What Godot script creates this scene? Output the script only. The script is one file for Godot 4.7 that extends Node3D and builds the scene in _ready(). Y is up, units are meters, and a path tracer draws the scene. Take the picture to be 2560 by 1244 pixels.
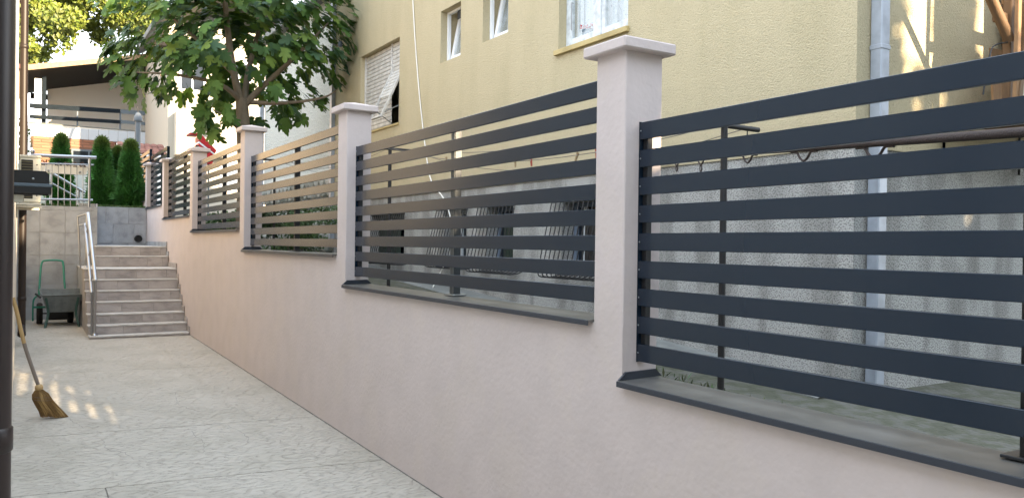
extends Node3D

var rng := RandomNumberGenerator.new()
var used := {}
var cache := {}
var M := {}
var T := {}

# ---------------------------------------------------------------- helpers
func lin(r: float, g: float, b: float, a := 1.0) -> Color:
	var c := Color(r, g, b).linear_to_srgb()
	c.a = a
	return c

func numbered(n: String) -> String:
	if not used.has(n):
		used[n] = 0
		return n
	used[n] += 1
	return "%s_%03d" % [n, used[n]]

func tag(o: Node3D, label: String, category := "", group := "", kind := "") -> Node3D:
	if label != "": o.set_meta("label", label)
	if category != "": o.set_meta("category", category)
	if group != "": o.set_meta("group", group)
	if kind != "": o.set_meta("kind", kind)
	return o

func thing(n: String, label: String, category: String, at := Vector3.ZERO, group := "") -> Node3D:
	var o := Node3D.new()
	o.name = numbered(n)
	o.position = at
	add_child(o)
	tag(o, label, category, group)
	return o

func node(n: String, parent: Node, at := Vector3.ZERO) -> Node3D:
	var o := Node3D.new()
	o.name = n
	o.position = at
	parent.add_child(o, true)
	return o

func put(n: String, mesh: Mesh, mat: Material, parent: Node = null, at := Vector3.ZERO, basis := Basis()) -> MeshInstance3D:
	var o := MeshInstance3D.new()
	o.mesh = mesh
	o.material_override = mat
	o.transform = Transform3D(basis, at)
	if parent == null:
		o.name = numbered(n)
		add_child(o)
	else:
		o.name = n
		parent.add_child(o, true)
	return o

func begin(flat := true) -> SurfaceTool:
	var st := SurfaceTool.new()
	st.begin(Mesh.PRIMITIVE_TRIANGLES)
	st.set_smooth_group(-1 if flat else 0)
	return st

func done(st: SurfaceTool) -> ArrayMesh:
	st.generate_normals()
	return st.commit()

func tri(st: SurfaceTool, a: Vector3, b: Vector3, c: Vector3, out: Vector3) -> void:
	if (b - a).cross(c - a).dot(out) > 0.0:
		var t := b
		b = c
		c = t
	st.add_vertex(a); st.add_vertex(b); st.add_vertex(c)

func quad(st: SurfaceTool, a: Vector3, b: Vector3, c: Vector3, d: Vector3, out: Vector3) -> void:
	tri(st, a, b, c, out)
	tri(st, a, c, d, out)

# box with chamfered edges, added about a centre
func addbox(st: SurfaceTool, at: Vector3, size: Vector3, bev := 0.004, bs := Basis()) -> void:
	var h := size * 0.5
	bev = minf(bev, minf(h.x, minf(h.y, h.z)) * 0.6)
	for a in 3:
		var b := (a + 1) % 3
		var c := (a + 2) % 3
		for s in [-1.0, 1.0]:
			var o := Vector3.ZERO
			o[a] = s
			var q := []
			for k in [[-1, -1], [1, -1], [1, 1], [-1, 1]]:
				var p := Vector3.ZERO
				p[a] = s * h[a]
				p[b] = k[0] * (h[b] - bev)
				p[c] = k[1] * (h[c] - bev)
				q.append(at + bs * p)
			quad(st, q[0], q[1], q[2], q[3], bs * o)
			if bev > 0.0:
				for s2 in [-1.0, 1.0]:
					var e := []
					for k in [[0, -1], [0, 1], [1, 1], [1, -1]]:
						var p := Vector3.ZERO
						p[a] = s * (h[a] - (bev if k[0] == 1 else 0.0))
						p[b] = s2 * (h[b] - (0.0 if k[0] == 1 else bev))
						p[c] = k[1] * (h[c] - bev)
						e.append(at + bs * p)
					var oo := Vector3.ZERO
					oo[a] = s
					oo[b] = s2
					quad(st, e[0], e[1], e[2], e[3], bs * oo)
	if bev > 0.0:
		for sx in [-1.0, 1.0]:
			for sy in [-1.0, 1.0]:
				for sz in [-1.0, 1.0]:
					var sg := Vector3(sx, sy, sz)
					var p0 := sg * (h - Vector3(0, bev, bev))
					var p1 := sg * (h - Vector3(bev, 0, bev))
					var p2 := sg * (h - Vector3(bev, bev, 0))
					tri(st, at + bs * p0, at + bs * p1, at + bs * p2, bs * sg)

func box(size: Vector3, bev := 0.004) -> ArrayMesh:
	var key := "b%s%s" % [size, bev]
	if not cache.has(key):
		var st := begin()
		addbox(st, Vector3.ZERO, size, bev)
		cache[key] = done(st)
	return cache[key]

func bb(n: String, lo: Vector3, hi: Vector3, mat: Material, parent: Node = null, bev := 0.004) -> MeshInstance3D:
	var c := (lo + hi) * 0.5
	var off := Vector3.ZERO
	if parent is Node3D and parent != self:
		off = (parent as Node3D).position
		var pp := parent.get_parent()
		if pp is Node3D and pp != self: off += (pp as Node3D).position
	return put(n, box((hi - lo).abs(), bev), mat, parent, c - off)

func addtube(st: SurfaceTool, pts: Array, r, sides := 8, cap := true) -> void:
	var rings := []
	var n := pts.size()
	var up := Vector3.ZERO
	for i in n:
		var t: Vector3
		if i == 0: t = pts[1] - pts[0]
		elif i == n - 1: t = pts[n - 1] - pts[n - 2]
		else: t = (pts[i + 1] - pts[i]).normalized() + (pts[i] - pts[i - 1]).normalized()
		t = t.normalized()
		if up == Vector3.ZERO:
			up = Vector3.UP if absf(t.y) < 0.9 else Vector3.RIGHT
		up = (up - t * up.dot(t)).normalized()
		var side := t.cross(up)
		var rr: float = r[i] if r is Array else r
		var ring := []
		for k in sides:
			var an := TAU * k / sides
			ring.append(pts[i] + (up * cos(an) + side * sin(an)) * rr)
		rings.append(ring)
	for i in n - 1:
		for k in sides:
			var k2 := (k + 1) % sides
			var mid: Vector3 = (rings[i][k] + rings[i][k2]) * 0.5 - pts[i]
			quad(st, rings[i][k], rings[i][k2], rings[i + 1][k2], rings[i + 1][k], mid)
	if cap:
		st.set_smooth_group(-1)
		for k in sides:
			var k2 := (k + 1) % sides
			tri(st, pts[0], rings[0][k], rings[0][k2], pts[0] - pts[1])
			tri(st, pts[n - 1], rings[n - 1][k], rings[n - 1][k2], pts[n - 1] - pts[n - 2])
		st.set_smooth_group(0)

func tube(pts: Array, r, sides := 8, cap := true) -> ArrayMesh:
	var st := begin(false)
	addtube(st, pts, r, sides, cap)
	return done(st)

func curve_pts(pts: Array, steps := 6) -> Array:
	var c := Curve3D.new()
	for i in pts.size():
		var a: Vector3 = pts[maxi(i - 1, 0)]
		var b: Vector3 = pts[mini(i + 1, pts.size() - 1)]
		var t := (b - a) / 6.0
		c.add_point(pts[i], -t, t)
	var out := []
	for i in pts.size() - 1:
		for k in steps:
			out.append(c.sample(i, float(k) / steps))
	out.append(pts[pts.size() - 1])
	return out

func lathe(prof: Array, sides := 24) -> ArrayMesh:
	var st := begin(false)
	for i in prof.size() - 1:
		for k in sides:
			var a0 := TAU * k / sides
			var a1 := TAU * (k + 1) / sides
			var p: Vector2 = prof[i]
			var q: Vector2 = prof[i + 1]
			var v := [Vector3(p.x * cos(a0), p.y, p.x * sin(a0)), Vector3(p.x * cos(a1), p.y, p.x * sin(a1)), Vector3(q.x * cos(a1), q.y, q.x * sin(a1)), Vector3(q.x * cos(a0), q.y, q.x * sin(a0))]
			var nrm := Vector2(q.y - p.y, p.x - q.x)
			var o := Vector3(nrm.x * cos((a0 + a1) / 2), nrm.y, nrm.x * sin((a0 + a1) / 2))
			quad(st, v[0], v[1], v[2], v[3], o)
	return done(st)

# polygon (convex or star-shaped round its mean) extruded along an axis between two values
func prism(poly: Array, axis: int, from: float, to: float) -> ArrayMesh:
	var st := begin()
	addprism(st, poly, axis, from, to)
	return done(st)

func addprism(st: SurfaceTool, poly: Array, axis: int, from: float, to: float) -> void:
	var a := (axis + 1) % 3
	var b := (axis + 2) % 3
	var mk := func(p: Vector2, w: float) -> Vector3:
		var v := Vector3.ZERO
		v[axis] = w
		v[a] = p.x
		v[b] = p.y
		return v
	var packed := PackedVector2Array(poly)
	var idx := Geometry2D.triangulate_polygon(packed)
	var ax := Vector3.ZERO
	ax[axis] = signf(to - from)
	for i in range(0, idx.size(), 3):
		tri(st, mk.call(packed[idx[i]], from), mk.call(packed[idx[i + 1]], from), mk.call(packed[idx[i + 2]], from), -ax)
		tri(st, mk.call(packed[idx[i]], to), mk.call(packed[idx[i + 1]], to), mk.call(packed[idx[i + 2]], to), ax)
	var ccw := not Geometry2D.is_polygon_clockwise(packed)
	for i in packed.size():
		var p := packed[i]
		var q := packed[(i + 1) % packed.size()]
		var nn := Vector2(q.y - p.y, p.x - q.x) * (1.0 if ccw else -1.0)
		# Geometry2D counts y down, so try the outward side by testing a point
		var m := (p + q) * 0.5
		if Geometry2D.is_point_in_polygon(m + nn.normalized() * 0.0005, packed): nn = -nn
		quad(st, mk.call(p, from), mk.call(q, from), mk.call(q, to), mk.call(p, to), mk.call(nn, 0.0))

# a wall sheet of some thickness with rectangular openings: p = o + u*du + v*dv, thickness along dn (inwards)
func wall(o: Vector3, du: Vector3, dv: Vector3, dn: Vector3, u0: float, u1: float, v0: float, v1: float, th: float, holes: Array) -> ArrayMesh:
	var st := begin()
	var us := [u0, u1]
	var vs := [v0, v1]
	for h in holes:
		us.append_array([h[0], h[2]])
		vs.append_array([h[1], h[3]])
	us.sort()
	vs.sort()
	var P := func(u: float, v: float, t: float) -> Vector3: return o + du * u + dv * v + dn * t
	for i in us.size() - 1:
		for j in vs.size() - 1:
			if us[i + 1] - us[i] < 1e-5 or vs[j + 1] - vs[j] < 1e-5: continue
			var cu: float = (us[i] + us[i + 1]) / 2.0
			var cv: float = (vs[j] + vs[j + 1]) / 2.0
			var inside := false
			for h in holes:
				if cu > h[0] and cu < h[2] and cv > h[1] and cv < h[3]: inside = true
			if inside: continue
			for t in [0.0, th]:
				quad(st, P.call(us[i], vs[j], t), P.call(us[i + 1], vs[j], t), P.call(us[i + 1], vs[j + 1], t), P.call(us[i], vs[j + 1], t), dn * (-1.0 if t == 0.0 else 1.0))
	var rims := [[u0, v0, u1, v1, 1.0]]
	for h in holes: rims.append([h[0], h[1], h[2], h[3], -1.0])
	for r in rims:
		var s: float = r[4]
		quad(st, P.call(r[0], r[1], 0.0), P.call(r[2], r[1], 0.0), P.call(r[2], r[1], th), P.call(r[0], r[1], th), -dv * s)
		quad(st, P.call(r[0], r[3], 0.0), P.call(r[2], r[3], 0.0), P.call(r[2], r[3], th), P.call(r[0], r[3], th), dv * s)
		quad(st, P.call(r[0], r[1], 0.0), P.call(r[0], r[3], 0.0), P.call(r[0], r[3], th), P.call(r[0], r[1], th), -du * s)
		quad(st, P.call(r[2], r[1], 0.0), P.call(r[2], r[3], 0.0), P.call(r[2], r[3], th), P.call(r[2], r[1], th), du * s)
	return done(st)

func ntex(key: String, freq: float, type := FastNoiseLite.TYPE_SIMPLEX_SMOOTH, fractal := FastNoiseLite.FRACTAL_FBM, octaves := 4, ramp := [], warp := 0.0, size := 512) -> NoiseTexture2D:
	if T.has(key): return T[key]
	var n := FastNoiseLite.new()
	n.seed = hash(key) % 10000
	n.noise_type = type
	n.frequency = freq
	n.fractal_type = fractal
	n.fractal_octaves = octaves
	if warp > 0.0:
		n.domain_warp_enabled = true
		n.domain_warp_amplitude = warp
		n.domain_warp_frequency = freq * 0.7
	var t := NoiseTexture2D.new()
	t.width = size
	t.height = size
	t.seamless = true
	t.noise = n
	if ramp.size() > 0:
		var g := Gradient.new()
		var off := PackedFloat32Array()
		var col := PackedColorArray()
		for r in ramp:
			off.append(r[0])
			col.append(r[1] if r[1] is Color else Color(r[1], r[1], r[1]))
		g.offsets = off
		g.colors = col
		t.color_ramp = g
	T[key] = t
	return t

func mat(key: String, c: Color, rough := 0.7, metal := 0.0) -> StandardMaterial3D:
	var m := StandardMaterial3D.new()
	m.resource_name = key
	m.albedo_color = c
	m.roughness = rough
	m.metallic = metal
	M[key] = m
	return m

func tri_map(m: StandardMaterial3D, scale: Vector3, albedo: Texture2D = null, height: Texture2D = null, hs := 0.5) -> StandardMaterial3D:
	m.uv1_triplanar = true
	m.uv1_world_triplanar = true
	m.uv1_scale = scale
	if albedo: m.albedo_texture = albedo
	if height:
		m.heightmap_enabled = true
		m.heightmap_texture = height
		m.heightmap_scale = hs
	return m

func leafmat(key: String, c: Color, back: Color, rough := 0.5) -> StandardMaterial3D:
	var m := mat(key, c, rough)
	m.backlight_enabled = true
	m.backlight = back
	m.cull_mode = BaseMaterial3D.CULL_DISABLED
	return m

func multi(n: String, mesh: Mesh, m: Material, xf: Array, parent: Node, cols: Array = []) -> MultiMeshInstance3D:
	var mm := MultiMesh.new()
	mm.transform_format = MultiMesh.TRANSFORM_3D
	mm.use_colors = cols.size() > 0
	mm.mesh = mesh
	mm.instance_count = xf.size()
	for i in xf.size():
		mm.set_instance_transform(i, xf[i])
		if cols.size() > 0: mm.set_instance_color(i, cols[i])
	var o := MultiMeshInstance3D.new()
	o.multimesh = mm
	o.material_override = m
	if parent == null:
		o.name = numbered(n)
		add_child(o)
	else:
		o.name = n
		parent.add_child(o, true)
	o.set_meta("kind", "stuff")
	return o

func rnd(a: float, b: float) -> float:
	return rng.randf_range(a, b)

func rvec() -> Vector3:
	return Vector3(rng.randfn(), rng.randfn(), rng.randfn()).normalized()

func stain(m: StandardMaterial3D, key: String, scale: Vector3, low: float) -> void:
	m.detail_enabled = true
	m.detail_blend_mode = BaseMaterial3D.BLEND_MODE_MUL
	m.detail_albedo = ntex(key, 0.008, FastNoiseLite.TYPE_SIMPLEX_SMOOTH, FastNoiseLite.FRACTAL_FBM, 5, [[0.0, Color(low, low, low * 0.99)], [0.36, Color(0.5 + low / 2, 0.5 + low / 2, 0.495 + low / 2)], [0.55, 0.99], [1.0, 1.0]])
	m.detail_uv_layer = BaseMaterial3D.DETAIL_UV_2
	m.uv2_triplanar = true
	m.uv2_world_triplanar = true
	m.uv2_scale = scale

# ---------------------------------------------------------------- the scene
func _ready() -> void:
	rng.seed = 7
	camera_and_light()
	materials()
	ground()
	driveway()
	garden_wall()
	retaining_wall()
	steps()
	yellow_house()
	left_house()
	stucco_house()
	brick_house()
	white_house()
	fence_panels()
	stair_rail()
	terrace()
	wheelbarrow()
	broom()
	clothes_lines()
	cables_and_pipes()
	wooden_rack()
	fig_tree()
	plants()
	trees()

func camera_and_light() -> void:
	var cam := Camera3D.new()
	cam.name = "camera"
	var right := Vector3(0.84895, 0.012786, 0.528318)
	var up := Vector3(-0.008121, 0.999905, -0.011149)
	var fwd := Vector3(0.52841, -0.005174, -0.848973)
	cam.transform = Transform3D(Basis(right, up, -fwd).orthonormalized(), Vector3(0, 1.6, 0))
	cam.fov = rad_to_deg(2.0 * atan(622.0 / 1975.0))
	cam.near = 0.05
	cam.far = 900.0
	add_child(cam)
	cam.current = true
	var we := WorldEnvironment.new()
	we.name = "environment"
	var e := Environment.new()
	e.background_mode = Environment.BG_SKY
	var s := ProceduralSkyMaterial.new()
	s.sky_top_color = Color(0.765, 0.82, 0.885)
	s.sky_horizon_color = Color(0.95, 0.94, 0.92)
	s.sky_curve = 0.16
	s.ground_bottom_color = Color(0.45, 0.43, 0.40)
	s.ground_horizon_color = Color(0.75, 0.74, 0.72)
	s.sun_angle_max = 20.0
	s.sky_energy_multiplier = 1.04
	var sky := Sky.new()
	sky.sky_material = s
	e.sky = sky
	e.tonemap_mode = Environment.TONE_MAPPER_LINEAR
	e.tonemap_exposure = 4.45
	e.sdfgi_enabled = true
	e.ssao_enabled = true
	e.ssil_enabled = true
	we.environment = e
	add_child(we)
	var sun := DirectionalLight3D.new()
	sun.name = "sun"
	sun.light_energy = 1.6
	sun.light_color = Color(1.0, 0.90, 0.75)
	sun.light_angular_distance = 0.55
	sun.shadow_enabled = true
	sun.basis = Basis.looking_at(-Vector3(0.40, 0.36, 1.0).normalized())
	add_child(sun)

func materials() -> void:
	var mott := ntex("mottle", 0.006, FastNoiseLite.TYPE_SIMPLEX_SMOOTH, FastNoiseLite.FRACTAL_FBM, 5, [[0.0, 0.84], [0.5, 0.94], [1.0, 1.0]])
	var grain := ntex("grain", 0.06, FastNoiseLite.TYPE_SIMPLEX, FastNoiseLite.FRACTAL_FBM, 4, [[0.0, 0.0], [1.0, 1.0]])
	var worm := ntex("worm", 0.03, FastNoiseLite.TYPE_SIMPLEX_SMOOTH, FastNoiseLite.FRACTAL_RIDGED, 3, [[0.0, 0.0], [0.45, 0.25], [1.0, 1.0]], 26.0)
	var rough := ntex("rough", 0.035, FastNoiseLite.TYPE_CELLULAR, FastNoiseLite.FRACTAL_FBM, 3, [[0.0, 0.0], [1.0, 1.0]], 18.0)
	var pits := ntex("pits", 0.035, FastNoiseLite.TYPE_SIMPLEX_SMOOTH, FastNoiseLite.FRACTAL_FBM, 3, [[0.0, 0.62], [0.36, 0.76], [0.48, 0.95], [1.0, 1.0]], 14.0)
	var streak := ntex("streak", 0.010, FastNoiseLite.TYPE_SIMPLEX_SMOOTH, FastNoiseLite.FRACTAL_FBM, 4, [[0.0, 0.80], [0.5, 0.94], [1.0, 1.0]])
	var slate := ntex("slate", 0.015, FastNoiseLite.TYPE_SIMPLEX_SMOOTH, FastNoiseLite.FRACTAL_RIDGED, 5, [[0.0, 0.0], [0.6, 0.35], [0.86, 0.8], [1.0, 1.0]], 32.0, 1024)
	var slate_c := ntex("slate_c", 0.015, FastNoiseLite.TYPE_SIMPLEX_SMOOTH, FastNoiseLite.FRACTAL_RIDGED, 5, [[0.0, 1.0], [0.72, 0.98], [0.90, 0.90], [1.0, 0.62]], 32.0, 1024)
	(slate_c.noise as FastNoiseLite).seed = (slate.noise as FastNoiseLite).seed
	# walls
	tri_map(mat("plaster", lin(0.615, 0.528, 0.500), 0.85), Vector3(0.6, 0.6, 0.6), ntex("plaster_c", 0.008, FastNoiseLite.TYPE_SIMPLEX_SMOOTH, FastNoiseLite.FRACTAL_FBM, 5, [[0.0, 0.965], [0.5, 0.985], [1.0, 1.0]]), grain, 0.12)
	tri_map(mat("yellow_stucco", lin(0.570, 0.485, 0.310), 0.9), Vector3(2.1, 2.1, 2.1), ntex("ystain", 0.03, FastNoiseLite.TYPE_SIMPLEX_SMOOTH, FastNoiseLite.FRACTAL_RIDGED, 3, [[0.0, 0.90], [1.0, 1.0]], 26.0), worm, 0.6)
	tri_map(mat("yellow_smooth", lin(0.55, 0.43, 0.20), 0.85), Vector3(0.7, 0.7, 0.7), mott, grain, 0.1)
	tri_map(mat("grey_stucco", lin(0.50, 0.49, 0.46), 0.95), Vector3(3.4, 3.4, 3.4), pits, pits, 1.0)
	tri_map(mat("white_stucco", lin(0.70, 0.70, 0.63), 0.95), Vector3(1.3, 1.3, 1.3), ntex("lump_c", 0.03, FastNoiseLite.TYPE_SIMPLEX_SMOOTH, FastNoiseLite.FRACTAL_FBM, 2, [[0.0, 0.85], [0.45, 0.97], [1.0, 1.0]], 10.0), ntex("lump", 0.03, FastNoiseLite.TYPE_SIMPLEX_SMOOTH, FastNoiseLite.FRACTAL_FBM, 2, [[0.0, 0.0], [1.0, 1.0]], 10.0), 5.0)
	tri_map(mat("cement", lin(0.22, 0.225, 0.21), 0.9), Vector3(0.8, 0.8, 0.8), streak, grain, 0.3)
	tri_map(mat("concrete", lin(0.495, 0.452, 0.388), 0.82), Vector3(0.36, 0.36, 0.80), slate_c, slate, 1.9)
	tri_map(mat("joint", lin(0.30, 0.28, 0.26), 0.95), Vector3(1, 1, 1), streak)
	for k in 4:
		var f: float = [1.0, 0.93, 1.06, 0.98][k]
		tri_map(mat("tile%d" % k, lin(0.39 * f, 0.405 * f, 0.43 * f), 0.6), Vector3(0.5 + 0.1 * k, 0.7, 0.6), streak, grain, 0.15)
	for k in 4:
		var f: float = [1.0, 0.92, 1.07, 0.97][k]
		tri_map(mat("riser%d" % k, lin(0.42 * f, 0.38 * f, 0.36 * f), 0.6), Vector3(0.6, 0.9 + 0.2 * k, 0.8), streak, grain, 0.15)
	tri_map(mat("tread", lin(0.60, 0.58, 0.55), 0.6), Vector3(0.7, 0.7, 0.7), streak, grain, 0.1)
	mat("grout", lin(0.42, 0.40, 0.38), 0.9)
	stain(M.plaster, "stain_wall", Vector3(0.5, 0.3, 0.5), 0.986)
	stain(M.yellow_stucco, "stain_yellow", Vector3(0.45, 0.10, 0.45), 0.955)
	stain(M.grey_stucco, "stain_grey", Vector3(0.6, 0.14, 0.6), 0.76)
	stain(M.concrete, "stain_floor", Vector3(0.35, 0.35, 0.35), 0.93)
	# metals
	var anth := mat("anthracite", lin(0.006, 0.015, 0.029), 0.24)
	anth.metallic_specular = 0.5
	tri_map(mat("ledge_metal", lin(0.17, 0.165, 0.155), 0.33, 0.2), Vector3(0.8, 0.8, 0.8), streak)
	mat("ledge_edge", lin(0.030, 0.035, 0.047), 0.35)
	mat("post_black", lin(0.012, 0.012, 0.014), 0.5)
	mat("alu", lin(0.30, 0.31, 0.31), 0.35, 0.6)
	mat("alu_dark", lin(0.05, 0.055, 0.06), 0.4, 0.2)
	mat("stainless", lin(0.36, 0.37, 0.39), 0.30, 1.0)
	tri_map(mat("galv", lin(0.42, 0.46, 0.52), 0.38, 0.25), Vector3(1.5, 1.5, 1.5), mott)
	mat("zinc", lin(0.09, 0.10, 0.11), 0.5, 0.2)
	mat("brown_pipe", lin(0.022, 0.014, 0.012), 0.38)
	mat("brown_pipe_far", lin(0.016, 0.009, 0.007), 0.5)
	tri_map(mat("rust", lin(0.050, 0.032, 0.027), 0.75), Vector3(3, 3, 3), streak, grain, 0.3)
	mat("dark_iron", lin(0.014, 0.013, 0.013), 0.6)
	mat("wire", lin(0.10, 0.085, 0.07), 0.6)
	mat("white_cable", lin(0.80, 0.78, 0.72), 0.5)
	# whites, paints
	mat("white_wall", lin(0.84, 0.82, 0.76), 0.8)
	mat("cream_wall", lin(0.70, 0.635, 0.53), 0.85)
	mat("tan_wall", lin(0.56, 0.44, 0.30), 0.85)
	mat("far_wall", lin(0.42, 0.38, 0.31), 0.85)
	mat("far_white", lin(0.46, 0.49, 0.52), 0.7)
	mat("white_paint", lin(0.76, 0.77, 0.78), 0.4)
	tri_map(mat("old_white", lin(0.66, 0.70, 0.72), 0.55), Vector3(2, 2, 2), streak)
	tri_map(mat("shutter", lin(0.66, 0.64, 0.60), 0.5), Vector3(2, 2, 2), mott)
	mat("grey_paint", lin(0.09, 0.115, 0.135), 0.5)
	mat("blue_grey", lin(0.16, 0.20, 0.26), 0.5)
	mat("cream_plastic", lin(0.70, 0.66, 0.54), 0.5)
	mat("louver", lin(0.16, 0.14, 0.07), 0.5)
	mat("black_plastic", lin(0.013, 0.012, 0.012), 0.45)
	mat("black_rubber", lin(0.012, 0.012, 0.012), 0.8)
	mat("milk_glass", lin(0.50, 0.42, 0.36), 0.4)
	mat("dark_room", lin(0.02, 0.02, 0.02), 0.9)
	mat("blind_green", lin(0.012, 0.028, 0.020), 0.6)
	mat("curtain", lin(0.62, 0.62, 0.62), 0.9)
	var gl := mat("glass", Color(0.9, 0.95, 0.95, 0.12), 0.02)
	gl.transparency = BaseMaterial3D.TRANSPARENCY_ALPHA
	mat("dark_glass", lin(0.012, 0.016, 0.022), 0.08)
	mat("red_plastic", lin(0.42, 0.012, 0.016), 0.4)
	mat("red_flower", lin(0.45, 0.02, 0.02), 0.7)
	mat("peg_green", lin(0.02, 0.28, 0.10), 0.5)
	mat("peg_red", lin(0.35, 0.06, 0.03), 0.5)
	mat("peg_wood", lin(0.35, 0.25, 0.13), 0.7)
	# wood, brick, roof
	for k in 3:
		var f: float = [1.0, 0.7, 1.35][k]
		tri_map(mat("wood%d" % k, lin(0.24 * f, 0.135 * f, 0.062 * f), 0.75), Vector3(1.4, 0.5, 1.4), streak, grain, 0.2)
	tri_map(mat("board_grey", lin(0.016, 0.022, 0.028), 0.8), Vector3(0.6, 3, 3), streak, grain, 0.2).metallic_specular = 0.15
	mat("soffit", lin(0.008, 0.006, 0.005), 0.9)
	tri_map(mat("fascia", lin(0.36, 0.24, 0.13), 0.7), Vector3(1, 1, 1), streak)
	for k in 3:
		var f: float = [1.0, 0.88, 1.1][k]
		mat("brick%d" % k, lin(0.27 * f, 0.125 * f, 0.075 * f), 0.9)
	mat("mortar", lin(0.20, 0.11, 0.075), 0.95)
	mat("roof_tile0", lin(0.17, 0.065, 0.045), 0.85)
	mat("roof_tile1", lin(0.22, 0.09, 0.06), 0.85)
	mat("broom_straw", lin(0.34, 0.215, 0.075), 0.85)
	mat("broom_straw_dark", lin(0.21, 0.12, 0.042), 0.85)
	mat("broom_wood", lin(0.45, 0.30, 0.13), 0.6)
	mat("broom_wood_grey", lin(0.22, 0.18, 0.15), 0.7)
	mat("barrow_green", lin(0.012, 0.19, 0.125), 0.4)
	mat("barrow_leg", lin(0.035, 0.085, 0.070), 0.5)
	tri_map(mat("barrow_tray", lin(0.16, 0.18, 0.18), 0.5, 0.2), Vector3(2, 2, 2), streak)
	# ground and plants
	tri_map(mat("soil", lin(0.105, 0.102, 0.088), 0.95), Vector3(0.5, 0.5, 0.5), ntex("soilc", 0.02, FastNoiseLite.TYPE_SIMPLEX_SMOOTH, FastNoiseLite.FRACTAL_FBM, 5, [[0.0, Color(0.74, 0.76, 0.66)], [0.42, Color(0.84, 0.86, 0.76)], [0.6, Color(0.95, 0.95, 0.92)], [1.0, Color(1, 1, 1)]]), grain, 1.0)
	tri_map(mat("turf", lin(0.06, 0.11, 0.03), 0.95), Vector3(1, 1, 1), streak, grain, 2.0)
	tri_map(mat("earth", lin(0.20, 0.19, 0.15), 0.95), Vector3(0.05, 0.05, 0.05), streak)
	for k in 5:
		var c: Array = [[0.076, 0.142, 0.033], [0.054, 0.110, 0.030], [0.042, 0.086, 0.032], [0.115, 0.175, 0.040], [0.052, 0.100, 0.055]][k]
		leafmat("fig%d" % k, lin(c[0], c[1], c[2]), lin(c[0] * 0.9, c[1] * 0.9, c[2] * 0.4), 0.58).metallic_specular = 0.3
	var lv := leafmat("leaf_bright", Color.WHITE, lin(0.10, 0.12, 0.01), 0.5)
	lv.vertex_color_use_as_albedo = true
	var lc := leafmat("leaf_dark", Color.WHITE, lin(0.02, 0.035, 0.005), 0.55)
	lc.vertex_color_use_as_albedo = true
	tri_map(mat("bark", lin(0.25, 0.20, 0.145), 0.9), Vector3(2, 1, 2), streak, grain, 0.4)
	tri_map(mat("bark_dark", lin(0.10, 0.075, 0.055), 0.9), Vector3(2, 1, 2), streak, grain, 0.4)
	mat("stone0", lin(0.46, 0.46, 0.42), 0.9)
	mat("stone1", lin(0.34, 0.35, 0.31), 0.9)
	mat("stone2", lin(0.55, 0.53, 0.48), 0.9)
	mat("dry_plant", lin(0.09, 0.045, 0.030), 0.9)

func gy(z: float) -> float:
	return -0.06 - 0.0137 * z

# neighbour's yard height
func yy(z: float) -> float:
	return clampf(0.50 + 0.068 * (-z - 2.6), 0.42, 2.0)

func ground() -> void:
	var st := begin()
	quad(st, Vector3(-400, -0.5, 400), Vector3(400, -0.5, 400), Vector3(400, -0.5, -400), Vector3(-400, -0.5, -400), Vector3.UP)
	tag(put("ground", done(st), M.earth), "", "", "", "structure")
	# neighbour's sloping yard behind the fence wall
	st = begin()
	var zs := [14.0, -2.6, -3.0, -5, -7, -9, -11, -13, -15, -18, -21.9]
	for i in zs.size() - 1:
		var a: float = zs[i]
		var b: float = zs[i + 1]
		quad(st, Vector3(2.44, yy(a), a), Vector3(20, yy(a), a), Vector3(20, yy(b), b), Vector3(2.44, yy(b), b), Vector3.UP)
	tag(put("yard", done(st), M.soil), "", "", "", "structure")
	# concrete strip along the house base
	st = begin()
	for i in range(2, zs.size() - 3):
		var a: float = minf(zs[i], -3.5)
		var b: float = zs[i + 1]
		var e := 0.010
		quad(st, Vector3(4.68, yy(a) + e, a), Vector3(5.05, yy(a) + e + 0.05, a), Vector3(5.05, yy(b) + e + 0.05, b), Vector3(4.68, yy(b) + e, b), Vector3.UP)
		quad(st, Vector3(4.68, yy(a) + e, a), Vector3(4.68, yy(a) - 0.1, a), Vector3(4.68, yy(b) - 0.1, b), Vector3(4.68, yy(b) + e, b), Vector3.LEFT)
	tag(put("path", done(st), M.cement), "", "", "", "structure")
	# terrace beyond the retaining walls
	st = begin()
	var y := 2.28
	quad(st, Vector3(-30, y, -18.55), Vector3(2.2, y, -18.55), Vector3(2.2, y, -24), Vector3(-30, y, -24), Vector3.UP)
	quad(st, Vector3(-30, y - 0.09, -16.5), Vector3(1.12, y - 0.09, -16.5), Vector3(1.12, y, -18.55), Vector3(-30, y, -18.55), Vector3.UP)
	tag(put("terrace_lawn", done(st), M.turf), "", "", "", "structure")
	st = begin()
	quad(st, Vector3(-60, 2.0, -21.9), Vector3(60, 2.0, -21.9), Vector3(60, 2.6, -60), Vector3(-60, 2.6, -60), Vector3.UP)
	quad(st, Vector3(-60, 2.6, -60), Vector3(60, 2.6, -60), Vector3(60, -0.5, -160), Vector3(-60, -0.5, -160), Vector3.UP)
	tag(put("hillside", done(st), M.earth), "", "", "", "structure")

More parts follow.
